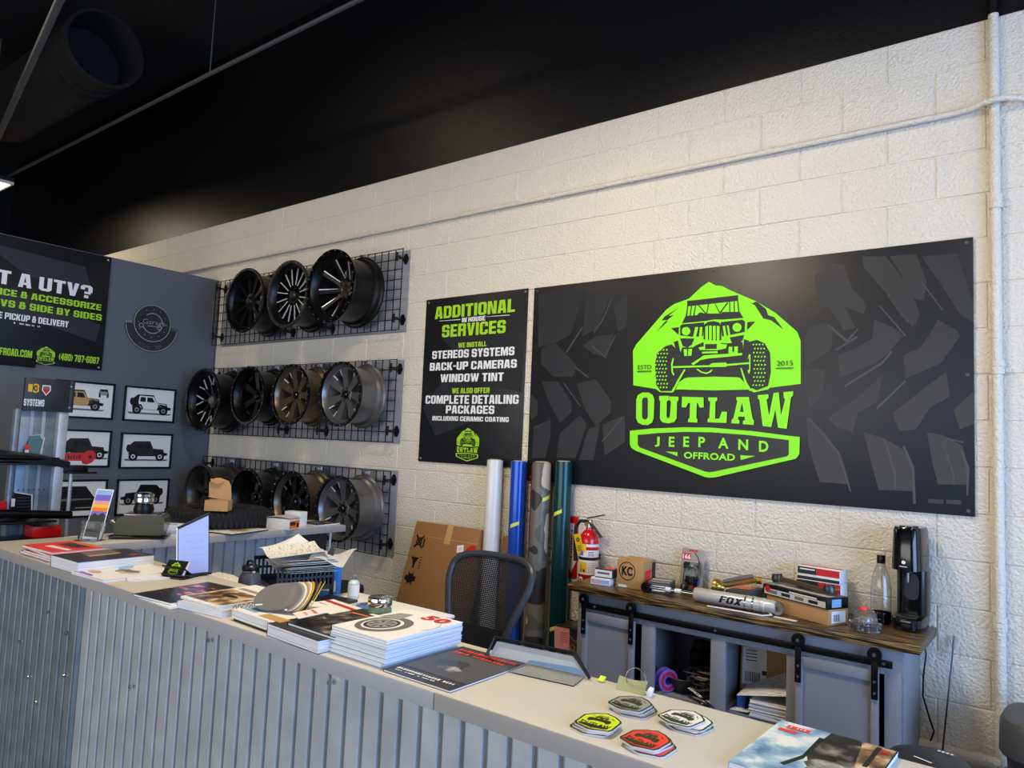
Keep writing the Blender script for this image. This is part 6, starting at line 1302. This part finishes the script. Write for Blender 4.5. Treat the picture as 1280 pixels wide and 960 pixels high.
# red and white boxes against the wall
t = T('red_white_carton', 'lower red and white box behind the long black box', 'box', (-.665, -.085, CZ), -.08)
b = B(); b.box((0, 0, .072), (.20, .095, .144), 'paper', I4, .002); Rw = frame((0, -.0478, .072), (1, 0, 0), (0, 0, 1)); b.rect(.05, .045, .10, .05, .0002, 'ink_red', Rw); b.rect(-.05, .045, .10, .05, .0002, 'ink_dark', Rw); b.build('carton', t)
t = T('red_white_carton', 'upper red and white box standing highest on the cabinet', 'box', (-.665, -.085, CZ+.1445), -.10)
b = B(); b.box((0, 0, .031), (.20, .095, .062), 'paper', I4, .002); Rw = frame((0, -.0478, .031), (1, 0, 0), (0, 0, 1)); b.rect(.045, .012, .105, .032, .0002, 'ink_red', Rw); b.rect(-.052, .012, .088, .032, .0002, 'ink_dark', Rw); b.rect(0, -.022, .194, .014, .0002, 'ink_dark', Rw); b.rect(-.05, .018, .07, .006, .0005, 'paper', Rw); b.box((.0, .0, .0622), (.195, .03, .0006), 'ink_red'); b.build('carton', t)
t = T('clear_tub', 'clear plastic clamshell with dark parts and an orange cap', 'container', (-.425, -.32, CZ), -.1)
b = B(); b.lathe([(0, 0), (.058, 0), (.062, .01), (.062, .03), (.066, .032), (.05, .036), (.045, .07), (.035, .082), (0, .082)], 'plastic_clear', I4, 10); b.build('shell', t)
b = B()
for i in range(6):
    a = i*PI/3; b.lathe([(0, .004), (.014, .004), (.014, .024), (0, .026)], 'dark_gunmetal', Matrix.Translation((.036*math.cos(a), .036*math.sin(a), 0)), 12)
b.lathe([(0, .036), (.02, .036), (.02, .05), (0, .052)], 'steel', I4, 14); b.build('parts', t)
b = B(); b.lathe([(0, .083), (.018, .083), (.016, .094), (0, .097)], 'ink_bright_red', Matrix.Translation((-.008, 0, 0)), 14); b.build('cap', t)
t = T('soda_bottle', 'empty clear soda bottle with black cap and base', 'bottle', (-.405, -.115, CZ))
b = B(); b.lathe([(.0, .002), (.040, .002), (.042, .03), (.042, .15), (.034, .21), (.018, .255), (.014, .265), (.014, .28), (.0125, .28), (.0125, .262), (.032, .21), (.040, .15), (.040, .03), (.0, .006)], 'glass', I4, 32); b.build('body', t)
b = B(); b.lathe([(0, 0), (.036, 0), (.042, .008), (.0435, .045), (.0425, .05), (.0425, .03), (.0, .001)], 'gloss_black', I4, 32); b.build('base_cup', t)
b = B(); b.lathe([(.017, .262), (.018, .264), (.018, .295), (.016, .298), (0, .298)], 'plastic_black', I4, 20); b.build('cap', t)
# soda maker
t = T('soda_maker', 'tall glossy black soda maker at the right end of the cabinet', 'soda maker', (-.285, -.125, CZ), -.12)
def sq(r0, r1, n=24, p=3.2): return [(r0*math.copysign(abs(math.cos(2*PI*i/n))**(2/p), math.cos(2*PI*i/n)), r1*math.copysign(abs(math.sin(2*PI*i/n))**(2/p), math.sin(2*PI*i/n))) for i in range(n)]
def loft(b, secs, m):
    k = b.mi(m); rows = [[b.bm.verts.new((x, y+oy, z)) for x, y in sq(rx, ry)] for rx, ry, oy, z in secs]
    for a, c in zip(rows, rows[1:]):
        for i in range(len(a)): b.face([a[i], a[(i+1) % len(a)], c[(i+1) % len(a)], c[i]], k)
    b.face(rows[0][::-1], k); b.face(rows[-1], k)
b = B(); loft(b, [(.055, .095, 0, 0), (.060, .10, 0, .012), (.062, .10, 0, .05), (.062, .055, .042, .06), (.063, .055, .042, .25), (.063, .10, 0, .255), (.062, .10, 0, .30), (.057, .095, 0, .425), (.052, .088, 0, .437), (.0, .0, 0, .438)][:9], 'gloss_black'); b.build('body', t)
b = B(); b.box((.0, -.045, .058), (.08, .075, .006), 'dark_gunmetal', I4, .002); b.box((0, -.085, .03), (.07, .03, .05), 'gloss_black', I4, .01); b.build('drip_tray', t)
b = B(); b.prism(sq(.028, .055), -.0, .008, 'plastic_dark', frame((.008, -.0105, .18), (1, 0, 0), (0, 0, 1))); b.build('recess_plate', t)
b = B(); b.cyl((.0, -.04, .256), (.0, -.04, .20), .006, 'steel', 12, .004); b.lathe([(.0, 0), (.022, 0), (.022, .012), (0, .012)], 'satin_black', Matrix.Translation((0, -.04, .243)), 16); b.build('nozzle', t)
Rm_ = frame((0, -.0995, .29), (1, 0, 0), (0, .03, 1)); b = B(); b.lathe([(0, .0), (.008, 0), (.007, .003), (0, .0035)], 'print_white', Rm_, 16); b.box((0, -.018, .001), (.03, .004, .003), 'steel', Rm_); b.build('emblem', t)
for x, y in ((-.02, -.05), (.01, -.055), (.025, -.02)):
    b = B(); b.lathe([(0, .004), (.010, .004), (.012, 0)], 'satin_black', Matrix.Translation((x, y, .437)), 14); b.build('button', t)
# ================================================================ bins and rod at far right
t = T('round_bin', 'dark gray round lidded bin right of the counter magazine', 'bin', (-.105, -.905, .025))
b = B(); b.lathe([(0, -.025), (.095, -.025), (.095, 0), (.10, .01), (.118, .60), (.112, .60), (.095, .02), (0, .02)], 'olive_paper', I4, 36); b.build('bucket', t)
b = B(); b.lathe([(.122, .59), (.126, .595), (.126, .622), (.118, .632), (.09, .640), (0, .646)], 'plastic_dark', I4, 40); b.build('lid', t)
b = B()
for i in range(4): b.rect(.02+i*.013, .065-.002*i, .009, .012, .6450, 'print_white', I4, -.3)
b.rect(-.01, -.06, .06, .008, .6458, 'print_white', I4, -.4); b.build('lid_print', t)
t = T('trash_bin', 'gray square trash bin with rounded lid at the right image edge', 'trash bin', (.26, -.38, 0))
def loft2(b, secs, m): loft(b, secs, m)
b = B(); loft(b, [(.15, .15, 0, 0), (.155, .155, 0, .02), (.185, .185, 0, .60), (.187, .187, 0, .62)], 'plastic_gray'); b.build('body', t)
b = B(); loft(b, [(.205, .205, 0, .605), (.208, .208, 0, .61), (.205, .205, 0, .70), (.19, .19, 0, .725), (.15, .15, 0, .735)], 'plastic_gray'); b.build('lid', t)
t = T('tripod_leg', 'small dark metal foot standing by the pipe base', 'fitting', (.07, -.09, 0))
b = B(); b.box((0, 0, .2), (.03, .03, .4), 'satin_black', I4, .004); b.box((0, 0, .41), (.05, .05, .02), 'bronze', I4, .004); b.build('foot', t)
t = T('antenna_rod', 'thin dark rod leaning against the wall right of the cabinet', 'rod', (-.195, -.215, .0))
b = B(); b.tube([(0, 0, .02), (.035, .08, .50), (.058, .19, .86)], [.004, .0035, .003], 'dark_gunmetal', 8); b.build('whip', t)
b = B(); b.cyl((.057, .187, .845), (.061, .196, .895), .006, 'steel', 10, .004); b.build('tip', t)
b = B(); b.cyl((-.001, -.002, 0), (0, 0, .05), .012, 'satin_black', 12, .006); b.build('base', t)
